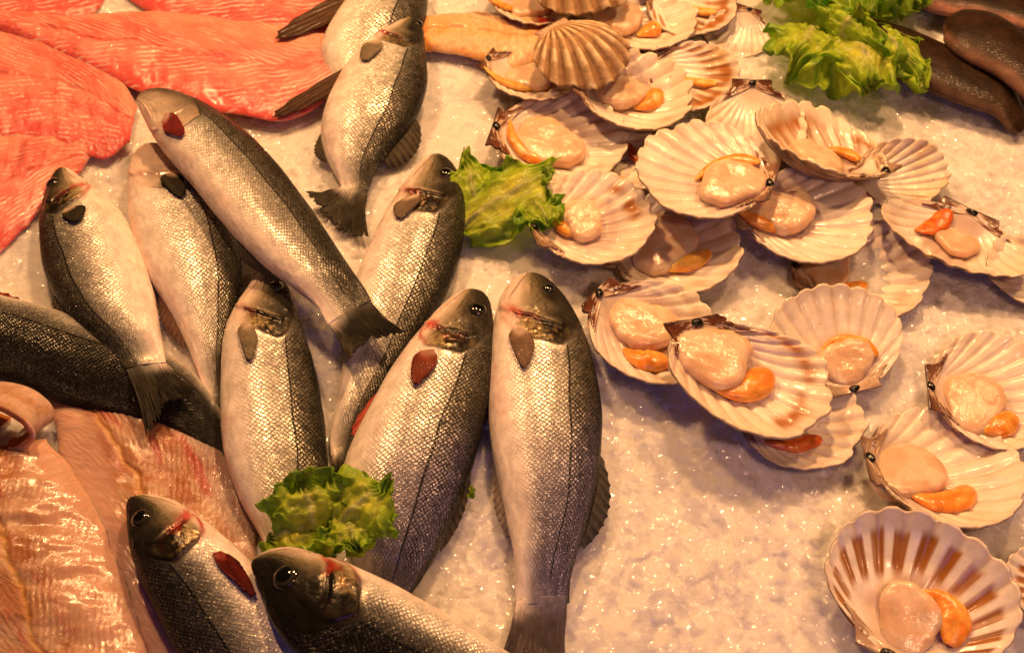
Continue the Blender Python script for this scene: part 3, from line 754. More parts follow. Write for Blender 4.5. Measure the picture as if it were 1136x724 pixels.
    Fish('sea_bass', 'foreground sea bass head with large black eye, lying across the bottom edge', (280, 622),
         [((284, 642), (304, 609)), ((302, 690), (348, 614)), ((350, 742), (400, 632)), ((420, 790), (464, 664)), ((500, 818), (530, 702)), ((590, 838), (604, 752)), ((660, 850), (668, 800))],
         [0.056, 0.060, 0.058, 0.052, 0.046], tail=((760, 900), (740, 870), (760, 830)), shift=-0.45, hs=1.55, ink=0.85, seed=23, red=0.9, dark=1.0, eye=(0.082, 0.34), eye_r=0.0095,
         fins=[dict(name='pelvic_fin', u1=0.34, u2=0.52, h=0.008, side=1, lean=0.9, shape='sail', drop=0.002, inset=0.02, rays=5, col=(0.36, 0.06, 0.05), dark=(0.2, 0.02, 0.02))])

build_fish()

# ------------------------------------------------------------------ dark smooth fish at the back
def smooth_fish(name, label, pairs, z, col, belly, seed, group=None, kb=0.34):
    zz = np.full(len(pairs), z, float) if np.isscalar(z) else np.interp(np.linspace(0, 1, len(pairs)), np.linspace(0, 1, len(z)), z)
    D = np.array([at(p[0], zz[i]) for i, p in enumerate(pairs)]); V = np.array([at(p[1], zz[i]) for i, p in enumerate(pairs)])
    C = (D + V) / 2; A = (D - V) / 2
    u = np.concatenate([[0], np.cumsum(np.linalg.norm(np.diff(C, axis=0), axis=1))]); u /= u[-1]
    fC, fA = spline(u, C), spline(u, A)
    n, m = 120, 60
    U, T = np.meshgrid(np.linspace(0, 1, n), np.arange(m) / m * 2 * math.pi, indexing='ij')
    c0, a0 = fC(U), fA(U)
    endr = np.sqrt(np.clip(np.minimum(U / 0.06, (1 - U) / 0.05), 0.003, 1))[..., None]
    a0 = a0 * endr
    P = c0 + a0 * np.cos(T)[..., None]
    P[..., 2] += kb * np.linalg.norm(a0, axis=-1) * np.sin(T) * (1 + 0.08 * (fbm(U * 6, np.cos(T) * 2, seed, 2) - .5))
    nz = fbm(U * 12, np.cos(T) * 4 + 3, seed, 4)
    f = np.cos(T) * 0.5 + 0.5
    c = mixc(np.broadcast_to(np.asarray(col, float), U.shape + (3,)) * (0.6 + 0.8 * nz)[..., None], belly, sstep(0.22, 0.04, f + 0.1 * (nz - .5)))
    root = thing(name, label, 'fish', tuple(C.mean(0) * np.array([1, 1, 0])), group)
    me = make_mesh('body', P.reshape(-1, 3), gridq(n, m, True), c, recalc=True)
    part('body', me, M_SMOOTH, root)
    return root

BR = (0.026, 0.012, 0.006)
smooth_fish('brown_fish', 'slim dark brown fish on the ice, tail curving down at right edge', [((948, 18), (935, 44)), ((990, 28), (965, 72)), ((1050, 52), (1030, 100)), ((1095, 76), (1075, 118)), ((1122, 96), (1106, 130)), ((1134, 118), (1116, 142)), ((1142, 142), (1124, 152))], [0.024, 0.024, 0.018, 0.010], BR, (0.09, 0.048, 0.03), 2, 'dark brown fish behind the lettuce')
smooth_fish('brown_fish', 'broad dark brown fish with blunt end and pale underside, at right edge', [((1052, 12), (1042, 36)), ((1090, 14), (1056, 56)), ((1136, 38), (1102, 82)), ((1180, 70), (1140, 112)), ((1230, 110), (1200, 150))], [0.034, 0.038, 0.034, 0.024], BR, (0.15, 0.075, 0.05), 3, 'dark brown fish behind the lettuce')
smooth_fish('brown_fish', 'dark brown fish along the top edge above the blunt one', [((985, -34), (990, -8)), ((1050, -30), (1040, 14)), ((1110, -14), (1095, 22)), ((1160, 6), (1150, 36)), ((1230, 40), (1220, 66))], 0.020, BR, (0.30, 0.14, 0.11), 4, 'dark brown fish behind the lettuce')

# ------------------------------------------------------------------ fillets
def fillet(label, pairs, th, kind, seed, z0=0.004, freq=1.0, vdir=1, name='fish_fillet', group=None, arch=None, flat=0.6, v0=0.0):
    zz = np.full(len(pairs), z0, float) if np.isscalar(z0) else np.interp(np.linspace(0, 1, len(pairs)), np.linspace(0, 1, len(z0)), z0)
    A = np.array([at(p[0], zz[i]) for i, p in enumerate(pairs)]); B = np.array([at(p[1], zz[i]) for i, p in enumerate(pairs)])
    C = (A + B) / 2
    s = np.concatenate([[0], np.cumsum(np.linalg.norm(np.diff(C, axis=0), axis=1))]); S = s[-1]; u = s / S
    fA, fB = spline(u, A), spline(u, B)
    n, m = 260, 110
    U, V = np.meshgrid(np.linspace(0, 1, n), np.linspace(0, 1, m), indexing='ij')
    a, b = fA(U), fB(U)
    P = a + (b - a) * V[..., None]
    W = np.linalg.norm(b - a, axis=-1)
    vv = 2 * V - 1
    edge = np.clip(1 - np.abs(vv) ** 2.6, 0, 1) ** flat
    ends = np.clip(np.minimum(U / 0.07, (1 - U) / 0.07), 0, 1) ** 0.55
    wavy = (fbm(U * 11 + 5, V * 3, seed, 3) - 0.5)
    outl = (fbm(U * 10, V * 0 + np.sign(vv) * 4, seed + 3, 3) - 0.5) * 0.06 * np.abs(vv) ** 3
    P = P + (b - a) * (outl * np.sign(vv))[..., None]
    uc, vc = U * S * 100, vv * W * 50            # centimetres
    warp = (fbm(uc * 0.5 + 3, vc * 0.6 + 9, seed + 1, 3) - 0.5)
    # muscle bands sweep back from the mid line
    ph = (uc * 0.40 + np.abs(vc - v0) * 1.25 + warp * 0.7) / 0.80 * freq
    fr = ph - np.floor(ph)
    line = np.exp(-((fr - 0.5) / 0.11) ** 2)
    h = th * edge * ends * (0.8 + 0.5 * wavy) 
    n0 = sstep(0.35, 0.65, fbm(uc * 0.3 + 2, vc * 0.4, seed + 11, 2))
    rip = (0.00022 if kind == 'pink' else 0.0003) * np.sin(ph * 2 * math.pi) * edge * (0.3 + 1.4 * n0) + 0.0007 * (fbm(uc * 1.6, vc * 1.1, seed + 4, 3) - 0.5)
    mid = bump(vc - v0 + warp * 1.2, 0, 0.28)
    P[..., 2] += h + rip - 0.0022 * mid * edge
    if arch is not None: P[..., 2] += arch * np.sin(U * math.pi)
    glit = 0.35 + 0.5 * n0
    n1 = fbm(uc * 0.35, vc * 0.5, seed + 5, 4); n2 = fbm(uc * 2.2, vc * 2.2, seed + 6, 3)
    if kind == 'pink':
        c = mixc(np.broadcast_to(np.array([0.78, 0.165, 0.14]), U.shape + (3,)), (0.84, 0.29, 0.225), sstep(0.3, 0.65, n1))
        c = mixc(c, (0.74, 0.085, 0.085), 0.8 * sstep(0.25, 0.9, vv + 0.5 * (n2 - .5)))
        c = mixc(c, (0.95, 0.70, 0.60), 0.85 * line * sstep(0.42, 0.6, fbm(uc * 0.6, vc * 0.8, seed + 9, 2)))
        c = mixc(c, (0.68, 0.10, 0.08), 0.35 * mid)
        c = mixc(c, (0.92, 0.52, 0.34), 0.35 * sstep(-0.25, -0.95, vv))
    elif kind == 'white':
        c = mixc(np.broadcast_to(np.array([0.44, 0.17, 0.07]), U.shape + (3,)), (0.58, 0.34, 0.22), sstep(0.35, 0.65, n1))
        c = mixc(c, (0.80, 0.58, 0.45), 0.35 * line * sstep(0.4, 0.6, n2))
        c = mixc(c, (0.75, 0.46, 0.34), 0.8 * sstep(-0.35, -0.62, vv * vdir + 0.25 * (n1 - .5)))
        c = mixc(c, (0.44, 0.34, 0.30), 0.7 * sstep(0.45, 0.8, vv * vdir + 0.3 * (n1 - .5)))
        c = mixc(c, (0.46, 0.07, 0.05), 0.75 * sstep(0.56, 0.78, fbm(uc * 0.22 + 7, vc * 0.8, seed + 8, 4)) * (1 - sstep(-0.2, -0.5, vv * vdir)))
        c = mixc(c, (0.72, 0.36, 0.06), 0.6 * mid)
        glit = 0.25 + 0.95 * sstep(-0.55, -0.2, vv * vdir) * (0.35 + 0.65 * n0)
    else:
        c = mixc(np.broadcast_to(np.array([0.80, 0.50, 0.27]), U.shape + (3,)), (0.84, 0.40, 0.13), sstep(0.45, 0.7, n1) * 0.8)
        c = mixc(c, (0.50, 0.03, 0.02), sstep(0.78, 0.86, U) * sstep(0.2, -0.4, vv))
        c = mixc(c, (0.85, 0.36, 0.08), 0.7 * sstep(0.18, 0.0, U))
    base = tuple(C.mean(0) * np.array([1, 1, 0]))
    root = thing(name, label, 'fillet', base, group)
    th_arr = np.maximum(h * 0.9, 0.0015) + 0.002
    if arch is not None: th_arr = np.full_like(h, 0.006)
    fuv = np.stack([uc + np.abs(vc - v0) * 0.9 + warp * 1.5, vc, np.full_like(uc, seed)], -1)
    part('flesh', sheet('flesh', P, th_arr, c, attrs={'fuv': fuv, 'glit': glit}, flip=bool(grid_normals(P)[..., 2].mean() < 0)), M_FILLET, root)
    return root

def curled_flap(label, group):
    c0 = at((0, 462), 0.026); axd = np.array([-0.22, -0.83, 0.51])
    n, m = 120, 50
    U, V = np.meshgrid(np.linspace(-0.35 * math.pi, 1.45 * math.pi, n), np.linspace(0, 1, m), indexing='ij')
    sd = np.array([-axd[1], axd[0], 0.0]); sd /= np.linalg.norm(sd); up = np.cross(axd, sd); up *= np.sign(up[2])
    wob = 1 + 0.16 * (fbm(np.cos(U) + 3, np.sin(U) + V * 1.5, 77, 3) - 0.5)
    lip = 1 + 0.18 * sstep(0.75, 1.0, V)
    P = c0 + (np.cos(U) * 0.036 * wob * lip)[..., None] * sd + (V * 0.044 - 0.026)[..., None] * axd
    P = P + (np.sin(U) * 0.020 * wob * lip)[..., None] * up
    n1 = fbm(U * 2, V * 5, 78, 4)
    c = mixc(np.broadcast_to(np.array([0.70, 0.47, 0.36]), U.shape + (3,)), (0.58, 0.33, 0.20), sstep(0.4, 0.65, n1))
    ci = mixc(np.broadcast_to(np.array([0.60, 0.22, 0.05]), U.shape + (3,)), (0.45, 0.10, 0.03), sstep(0.4, 0.65, n1))
    root = thing('fish_fillet', label, 'fillet', (c0[0], c0[1], 0), group)
    N = grid_normals(P); out = P - c0
    fl = bool((N * out).sum(-1).mean() < 0)
    fuv = np.stack([U * 3, V * 6, np.full_like(U, 78)], -1)
    part('flesh', sheet('flesh', P, 0.006, c, attrs={'fuv': fuv, 'glit': np.full_like(U, 0.5)}, flip=fl, col_under=ci), M_FILLET, root)

def build_fillets():
    g = 'salmon pink fillets in the top left corner'
    fillet('pink fillet in the top left corner above the longest fillet', [((-80, -60), (-80, 14)), ((-20, -60), (-10, 22)), ((50, -60), (50, 24)), ((95, -50), (108, 12)), ((118, -40), (122, -12))], 0.010, 'pink', 31, group=g)
    fillet('pink fillet along the top edge, touching the topmost fish', [((118, -60), (130, -8)), ((170, -60), (175, 18)), ((240, -60), (240, 32)), ((310, -50), (300, 42)), ((375, -30), (348, 44)), ((400, -10), (385, 30))], 0.010, 'pink', 32, group=g)
    fillet('pink fillet curving round above the left fish, ending in ice', [((-90, 20), (-90, 140)), ((0, 18), (0, 160)), ((50, 24), (52, 168)), ((98, 48), (92, 172)), ((134, 84), (124, 172)), ((152, 118), (144, 156))], 0.011, 'pink', 33, group=g, z0=0.006)
    fillet('longest pink fillet, reaching across to the fish with spread tail', [((-60, 8), (-50, 28)), ((20, 14), (28, 46)), ((75, 18), (75, 66)), ((140, 12), (140, 96)), ((205, 14), (205, 118)), ((275, 24), (272, 128)), ((340, 34), (335, 130)), ((392, 42), (384, 86))], 0.012, 'pink', 34, group=g, z0=0.010)
    fillet('pink fillet cut off by the left edge, beside the far left fish head', [((-90, 140), (-90, 350)), ((-30, 134), (-40, 312)), ((20, 134), (8, 276)), ((66, 142), (46, 232)), ((112, 158), (90, 190))], 0.010, 'pink', 35, group=g)
    g = 'pale white fish fillets in the bottom left corner'
    fillet('pale fillet lying beside the bottom left fish, reaching the dark green fish', [((128, 432), (52, 446)), ((205, 458), (62, 480)), ((256, 506), (74, 530)), ((284, 580), (98, 596)), ((290, 660), (134, 672)), ((300, 760), (180, 770)), ((330, 850), (250, 860))], 0.015, 'white', 36, group=g, z0=0.002, freq=1.3, v0=1.5, vdir=-1)
    fillet('wide glistening pale fillet filling the bottom left corner', [((52, 486), (-90, 505)), ((98, 550), (-130, 580)), ((140, 640), (-120, 670)), ((172, 730), (-90, 760)), ((220, 830), (-20, 850))], 0.020, 'white', 37, group=g, z0=0.010, freq=1.3, v0=-1.0)
    curled_flap('small curled pale fillet flap at the left edge, orange inside its loop', g)
    fillet('creamy strip of flesh with red tip between fish head and ribbed shell', [((462, 20), (468, 58)), ((500, 16), (500, 60)), ((545, 14), (548, 72)), ((590, 18), (588, 74)), ((625, 26), (615, 50))], 0.012, 'cream', 39, z0=0.008, name='flesh_strip', freq=0.5)
build_fillets()

# ------------------------------------------------------------------ scallops
FMAX = math.asin(0.5 / 0.545)
def outline(phi):
    c, Rr = 0.545, 0.5
    return c * np.cos(phi) + np.sqrt(np.clip(Rr * Rr - c * c * np.sin(phi) ** 2, 0, None))

class Scallop:
    def __init__(s, label, H, T, zh=0.02, zt=0.024, w=1.05, roll=0, D=0.13, seed=1, ribs=16, stripe=0.0, lilac=0.4, warm=0.3, ear=0.7, meat=None, mr=0.23, roe=None, outside=False, lig=True, stain=0.3, rim=0.009, mh=0.125, name='scallop', group='opened scallops on the ice', skew=0.0):
        s.skew = skew
        h = at(H, zh); t = at(T, zt)
        ax = t - h; s.L = np.linalg.norm(ax) / 1.045; ax /= np.linalg.norm(ax)
        wd = np.cross(ax, [0, 0, 1.0]); wd /= np.linalg.norm(wd)
        nr = np.cross(wd, ax)
        r = R(roll); wd, nr = wd * math.cos(r) + nr * math.sin(r), nr * math.cos(r) - wd * math.sin(r)
        s.h, s.ax, s.wd, s.nr, s.w, s.D = h, ax, wd, nr, w, D
        s.seed = seed
        cen = h + ax * s.L * 0.5
        s.root = thing(name, label, 'scallop', (cen[0], cen[1], 0), group)
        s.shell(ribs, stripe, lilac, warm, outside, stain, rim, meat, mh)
        s.ears(ear, outside)
        if lig: s.ligament()
        if meat is not None: s.meat(meat, mr, mh)
        if roe is not None: s.roe(roe)

    def W(s, x, y, z):
        x, y, z = (np.asarray(v, float)[..., None] for v in (x, y, z))
        y = y + s.skew * x * np.clip(1 - 1.1 * y, 0, 1)
        return s.h + s.L * (x * s.w * s.wd + y * s.ax + z * s.nr)

    def bowl(s, x, y):
        rho = np.sqrt((x / 0.5) ** 2 + ((y - 0.545) / 0.5) ** 2)
        return s.D * (np.clip(rho, 0, 1.15) ** 2.2 - 1)

    def local(s, px, lift=0.0):
        if len(px) == 3: return px[0], px[1]
        p = on_plane(px, s.h + s.nr * s.L * (-s.D * 0.6 + lift), s.nr) - s.h
        return np.dot(p, s.wd) / s.L / s.w, np.dot(p, s.ax) / s.L

    def shell(s, ribs, stripe, lilac, warm, outside, stain, rim, meat, mh):
        nt, nf = 60, 220
        t = np.linspace(0.02, 1, nt); g = np.linspace(-1, 1, nf)
        Tt, G = np.meshgrid(t, g, indexing='ij')
        ph = FMAX * np.sin(G * math.pi / 2 * 0.985)
        phn = ph / FMAX
        wobr = (vnoise(phn * 3 + 8, phn * 0, s.seed) - 0.5) * 0.8
        rp = phn * ribs * math.pi + wobr
        rib = np.cos(rp)
        if not outside: rib = np.tanh(rib * 1.8 + 0.9) / 0.93
        amp = (0.021 if outside else 0.0105) * sstep(0.10, 0.95, Tt) * (1 - 0.55 * np.abs(phn) ** 3)
        rr = outline(ph) * Tt
        rr = rr * (1 + (rim * rib + 0.055 * (vnoise(phn * 6, phn * 0 + 3, s.seed + 1) - 0.5)) * sstep(0.8, 1, Tt))
        x = rr * np.sin(ph); y = rr * np.cos(ph)
        z = s.bowl(x, y)
        irr = (fbm(x * 4 + 3, y * 4, s.seed + 2, 3) - 0.5)
        grow = 0.0022 * np.sin(Tt * 34 + irr * 6) * sstep(0.4, 0.9, Tt)
        calm = sstep(0.12, 0.5, Tt) * (1 - np.abs(phn) ** 5)
        sg = -1 if outside else 1
        rel = amp * (rib if not outside else np.cos(rp) * 1.7) * (1.0 + 0.2 * irr)
        z = z * sg + rel * (0.3 + 0.7 * calm) + 0.02 * irr * calm + grow + 0.020 * (vnoise(phn * 2.5, Tt * 1.5, s.seed + 5) - 0.5) * Tt * calm
        if outside: z = z - s.D * 0.0
        P = s.W(x, y, z)
        n1 = fbm(x * 6, y * 6, s.seed + 7, 4); n2 = vnoise(phn * ribs * 1.0 + 3, Tt * 5, s.seed + 8)
        if not outside:
            c = mixc(np.broadcast_to(np.array([0.88, 0.80, 0.69]), x.shape + (3,)), (0.70, 0.58, 0.58), 0.7 * lilac * sstep(0.4, 0.65, n1) * (1 - sstep(0.7, 1.0, Tt) * 0.6))
            c = mixc(c, (0.80, 0.56, 0.30), warm * sstep(0.45, 0.95, Tt) * sstep(0.35, 0.65, fbm(x * 3 + 9, y * 3, s.seed + 3, 3)))
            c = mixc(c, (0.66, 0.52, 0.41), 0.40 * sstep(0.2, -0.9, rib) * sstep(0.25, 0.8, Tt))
            c = mixc(c, (0.46, 0.30, 0.21), 0.6 * bump(rp % (2 * math.pi) - math.pi, 0, 0.42) * sstep(0.35, 0.8, Tt) * vnoise(phn * ribs, Tt * 3, s.seed + 6))
            c = mixc(c, (0.72, 0.54, 0.38), 0.4 * sstep(0.955, 0.99, Tt))
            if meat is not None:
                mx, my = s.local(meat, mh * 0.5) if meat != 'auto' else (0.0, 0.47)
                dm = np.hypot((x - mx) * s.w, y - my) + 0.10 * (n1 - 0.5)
                c = mixc(c, (0.52, 0.34, 0.22), 0.6 * (1 - sstep(0.24, 0.36, dm)))  # membrane stain round the meat, with its brown contact shadow painted in
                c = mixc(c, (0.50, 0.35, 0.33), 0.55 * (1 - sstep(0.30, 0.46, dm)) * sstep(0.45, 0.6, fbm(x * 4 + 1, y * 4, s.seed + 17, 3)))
            spk = fbm(x * 40, y * 40, s.seed + 15, 2)
            c = mixc(c, (0.20, 0.10, 0.05), 0.6 * sstep(0.90, 0.94, spk))
            st = bump(Tt, 0.86, 0.07) * sstep(0.50, 0.66, fbm(phn * 4 + 2, Tt * 2, s.seed + 4, 2)) * (0.5 + 0.5 * n2)
            c = mixc(c, (0.42, 0.17, 0.05), stain * 1.6 * st)
            c = mixc(c, (0.55, 0.40, 0.30), 0.5 * sstep(0.35, 0.1, Tt))
            if stripe:
                band = sstep(0.55, 0.10, np.cos(rp)) * sstep(0.60, 0.72, Tt + 0.09 * n2) * (1 - sstep(0.88, 0.95, Tt + 0.05 * n2))
                str_ = 0.55 + 0.6 * vnoise(phn * 90, Tt * 4, s.seed + 9)
                c = mixc(c, (0.36, 0.135, 0.025), stripe * band * str_ * 1.15)
        else:
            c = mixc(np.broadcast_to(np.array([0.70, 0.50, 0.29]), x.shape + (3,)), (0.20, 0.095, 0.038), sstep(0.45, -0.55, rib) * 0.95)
            c = mixc(c, (0.76, 0.62, 0.42), 0.6 * sstep(0.5, 0.9, rib) * sstep(0.3, .7, n1))
            c = mixc(c, (0.40, 0.22, 0.10), 0.6 * sstep(0.72, 0.78, np.abs(np.sin(Tt * 9 + irr))))
        under = mixc(np.broadcast_to(np.array([0.46, 0.31, 0.19]), x.shape + (3,)), (0.17, 0.085, 0.05), sstep(0.3, 0.7, n2))
        N = grid_normals(P)
        fl = bool((N * s.nr).sum(-1).mean() < 0)
        th = s.L * (0.020 + 0.008 * (1 - Tt))
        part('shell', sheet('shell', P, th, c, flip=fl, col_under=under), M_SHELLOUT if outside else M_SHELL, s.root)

    def ears(s, dk, outside):
        for sg in (-1, 1):
            n, m = 26, 30
            A, B = np.meshgrid(np.linspace(0, 1, n), np.linspace(0, 1, m), indexing='ij')
            ex = 0.27 if sg > 0 else 0.24
            hx, hy = sg * ex * A, -0.014 + 0.012 * A * sg * ((s.seed % 3) - 1)
            sx, sy = sg * 0.32 * A, 0.05 + 0.16 * A
            bw = B ** 0.9
            x = hx + (sx - hx) * bw + sg * 0.012 * np.sin(A * 3) * np.sin(B * math.pi)
            y = hy + (sy - hy) * bw
            cut = (0.07 * np.sin(B * math.pi) + 0.035 * (vnoise(B * 6, B * 0, s.seed + sg + 3) - 0.3)) * A ** 2 + 0.05 * A ** 3 * (1 - B) ** 3
            x = x - sg * cut
            z0 = s.bowl(sg * 0.31 * A, sy) * (1 if not outside else -1)
            z = (0.030 + 0.01 * A) * (1 - bw) + (z0 + 0.014) * bw
            if outside: z = z0 * bw - 0.02 * (1 - bw)
            z = z + 0.006 * np.sin(B * 5 + A * 3)
            P = s.W(x, y, z)
            nz = fbm(A * 5, B * 9, s.seed + 20 + sg, 3)
            c = mixc(np.broadcast_to(np.array([0.66, 0.48, 0.34]), A.shape + (3,)), (0.15, 0.045, 0.018), dk * sstep(0.34, 0.60, nz + 0.42 * (1 - B) * A + 0.30 * A - 0.16))
            c = mixc(c, (0.045, 0.015, 0.010), dk * 0.9 * bump(B, 0.0, 0.14))
            N = grid_normals(P)
            part('ear', sheet('ear', P, s.L * 0.022, c, flip=bool((N * s.nr).sum(-1).mean() < 0)), M_SHELL, s.root)

    def ligament(s):
        n, m = 12, 14
        U, T = np.meshgrid(np.linspace(-1, 1, n), np.arange(m) / m * 2 * math.pi, indexing='ij')
        r = np.sqrt(np.clip(1 - U ** 2, 0.002, 1))
        k = 0.045
        P = s.W(U * 0.042 + 0.012 * np.sin(T * 2) * r, 0.018 + k * 0.8 * r * np.cos(T), 0.020 + k * 0.65 * r * np.sin(T))
        me = make_mesh('ligament', P.reshape(-1, 3), gridq(n, m, True), np.broadcast_to(np.array([0.010, 0.007, 0.006]), (n * m, 3)), recalc=True)
        part('ligament', me, M_LIG, s.root)

    def meat(s, px, mr, mh):
        x0, y0 = s.local(px, mh * 0.5) if px != 'auto' else (0.0, 0.47)
        s.mx, s.my, s.mr = x0, y0, mr
        n, m = 40, 72
        PHI, T = np.meshgrid(np.linspace(0, math.pi, n), np.arange(m) / m * 2 * math.pi, indexing='ij')
        sd = s.seed
        rad = mr * (1 + 0.12 * np.cos(2 * T + sd) + 0.08 * np.cos(3 * T + sd * 2) + 0.10 * (vnoise(np.cos(T) * 3 + 5, np.sin(T) * 3 + 5, sd) - .5))
        sp = np.sin(PHI); k = np.sign(np.cos(PHI)) * np.abs(np.cos(PHI)) ** 0.6
        sp2 = np.abs(sp) ** 0.55
        x = x0 + rad / s.w * sp2 * np.cos(T); y = y0 + rad * sp2 * np.sin(T)
        z = s.bowl(x0, y0) + mh * 0.42 + mh * 0.58 * k
        z = z + 0.022 * (fbm(x * 9, y * 9, sd, 3) - 0.5) * (k > 0) - 0.012 * bump(np.hypot(x - x0 - 0.02, y - y0), 0, mr * 0.4) * (k > 0)
        P = s.W(x, y, z)
        nz = fbm(x * 11, y * 9, sd + 4, 4)
        c = mixc(np.broadcast_to(np.array([0.74, 0.49, 0.31]), x.shape + (3,)), (0.80, 0.60, 0.43), sstep(0.4, 0.65, nz))
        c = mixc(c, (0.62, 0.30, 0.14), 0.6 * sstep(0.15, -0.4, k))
        me = make_mesh('meat', P.reshape(-1, 3), gridq(n, m, True), c, recalc=True)
        part('meat', me, M_MEAT, s.root)

    def roe(s, spec):
        """spec: list of photo pixels along the roe's middle, plus its half-width in shell lengths, colour key"""
        pts, hw, kind = spec; hw *= 1.18
        ln = len(pts)
        L2 = np.array([s.local(p, 0.03) for p in pts])
        u = np.linspace(0, 1, ln)
        f = spline(u, L2)
        n, m = 60, 26
        U, T = np.meshgrid(np.linspace(0, 1, n), np.arange(m) / m * 2 * math.pi, indexing='ij')
        c0 = f(U); d = f(np.clip(U + 0.01, 0, 1)) - f(np.clip(U - 0.01, 0, 1)); d /= np.linalg.norm(d, axis=-1, keepdims=True) + 1e-9
        nn = np.stack([-d[..., 1], d[..., 0]], -1)
        prof = np.sqrt(np.clip(np.sin(np.clip(U * 0.97 + 0.015, 0, 1) * math.pi), 0.0004, 1)) * (0.42 + 0.72 * U)
        r = hw * prof * (1 + 0.15 * (vnoise(U * 7, np.cos(T) + 2, s.seed) - 0.5))
        xy = c0 + nn * (r * np.cos(T))[..., None]
        z = s.bowl(c0[..., 0], c0[..., 1]) + 0.03 + r * 0.60 * (np.sin(T) + 0.35)
        P = s.W(xy[..., 0], xy[..., 1], z)
        nz = fbm(U * 8, np.cos(T) * 2 + 4, s.seed + 30, 3)
        ca, cb = {'orange': ((0.80, 0.27, 0.035), (0.86, 0.40, 0.08)), 'red': ((0.64, 0.125, 0.018), (0.80, 0.23, 0.04)), 'yellow': ((0.85, 0.38, 0.05), (0.88, 0.50, 0.12))}[kind]
        c = mixc(np.broadcast_to(np.array(ca), U.shape + (3,)), cb, sstep(0.35, 0.65, nz))
        c = mixc(c, np.array(cb) * np.array([1, 1.25, 1.6]), 0.4 * sstep(0.25, 0.0, U))
        me = make_mesh('roe', P.reshape(-1, 3), gridq(n, m, True), c, recalc=True)
        part('roe', me, M_ROE, s.root)

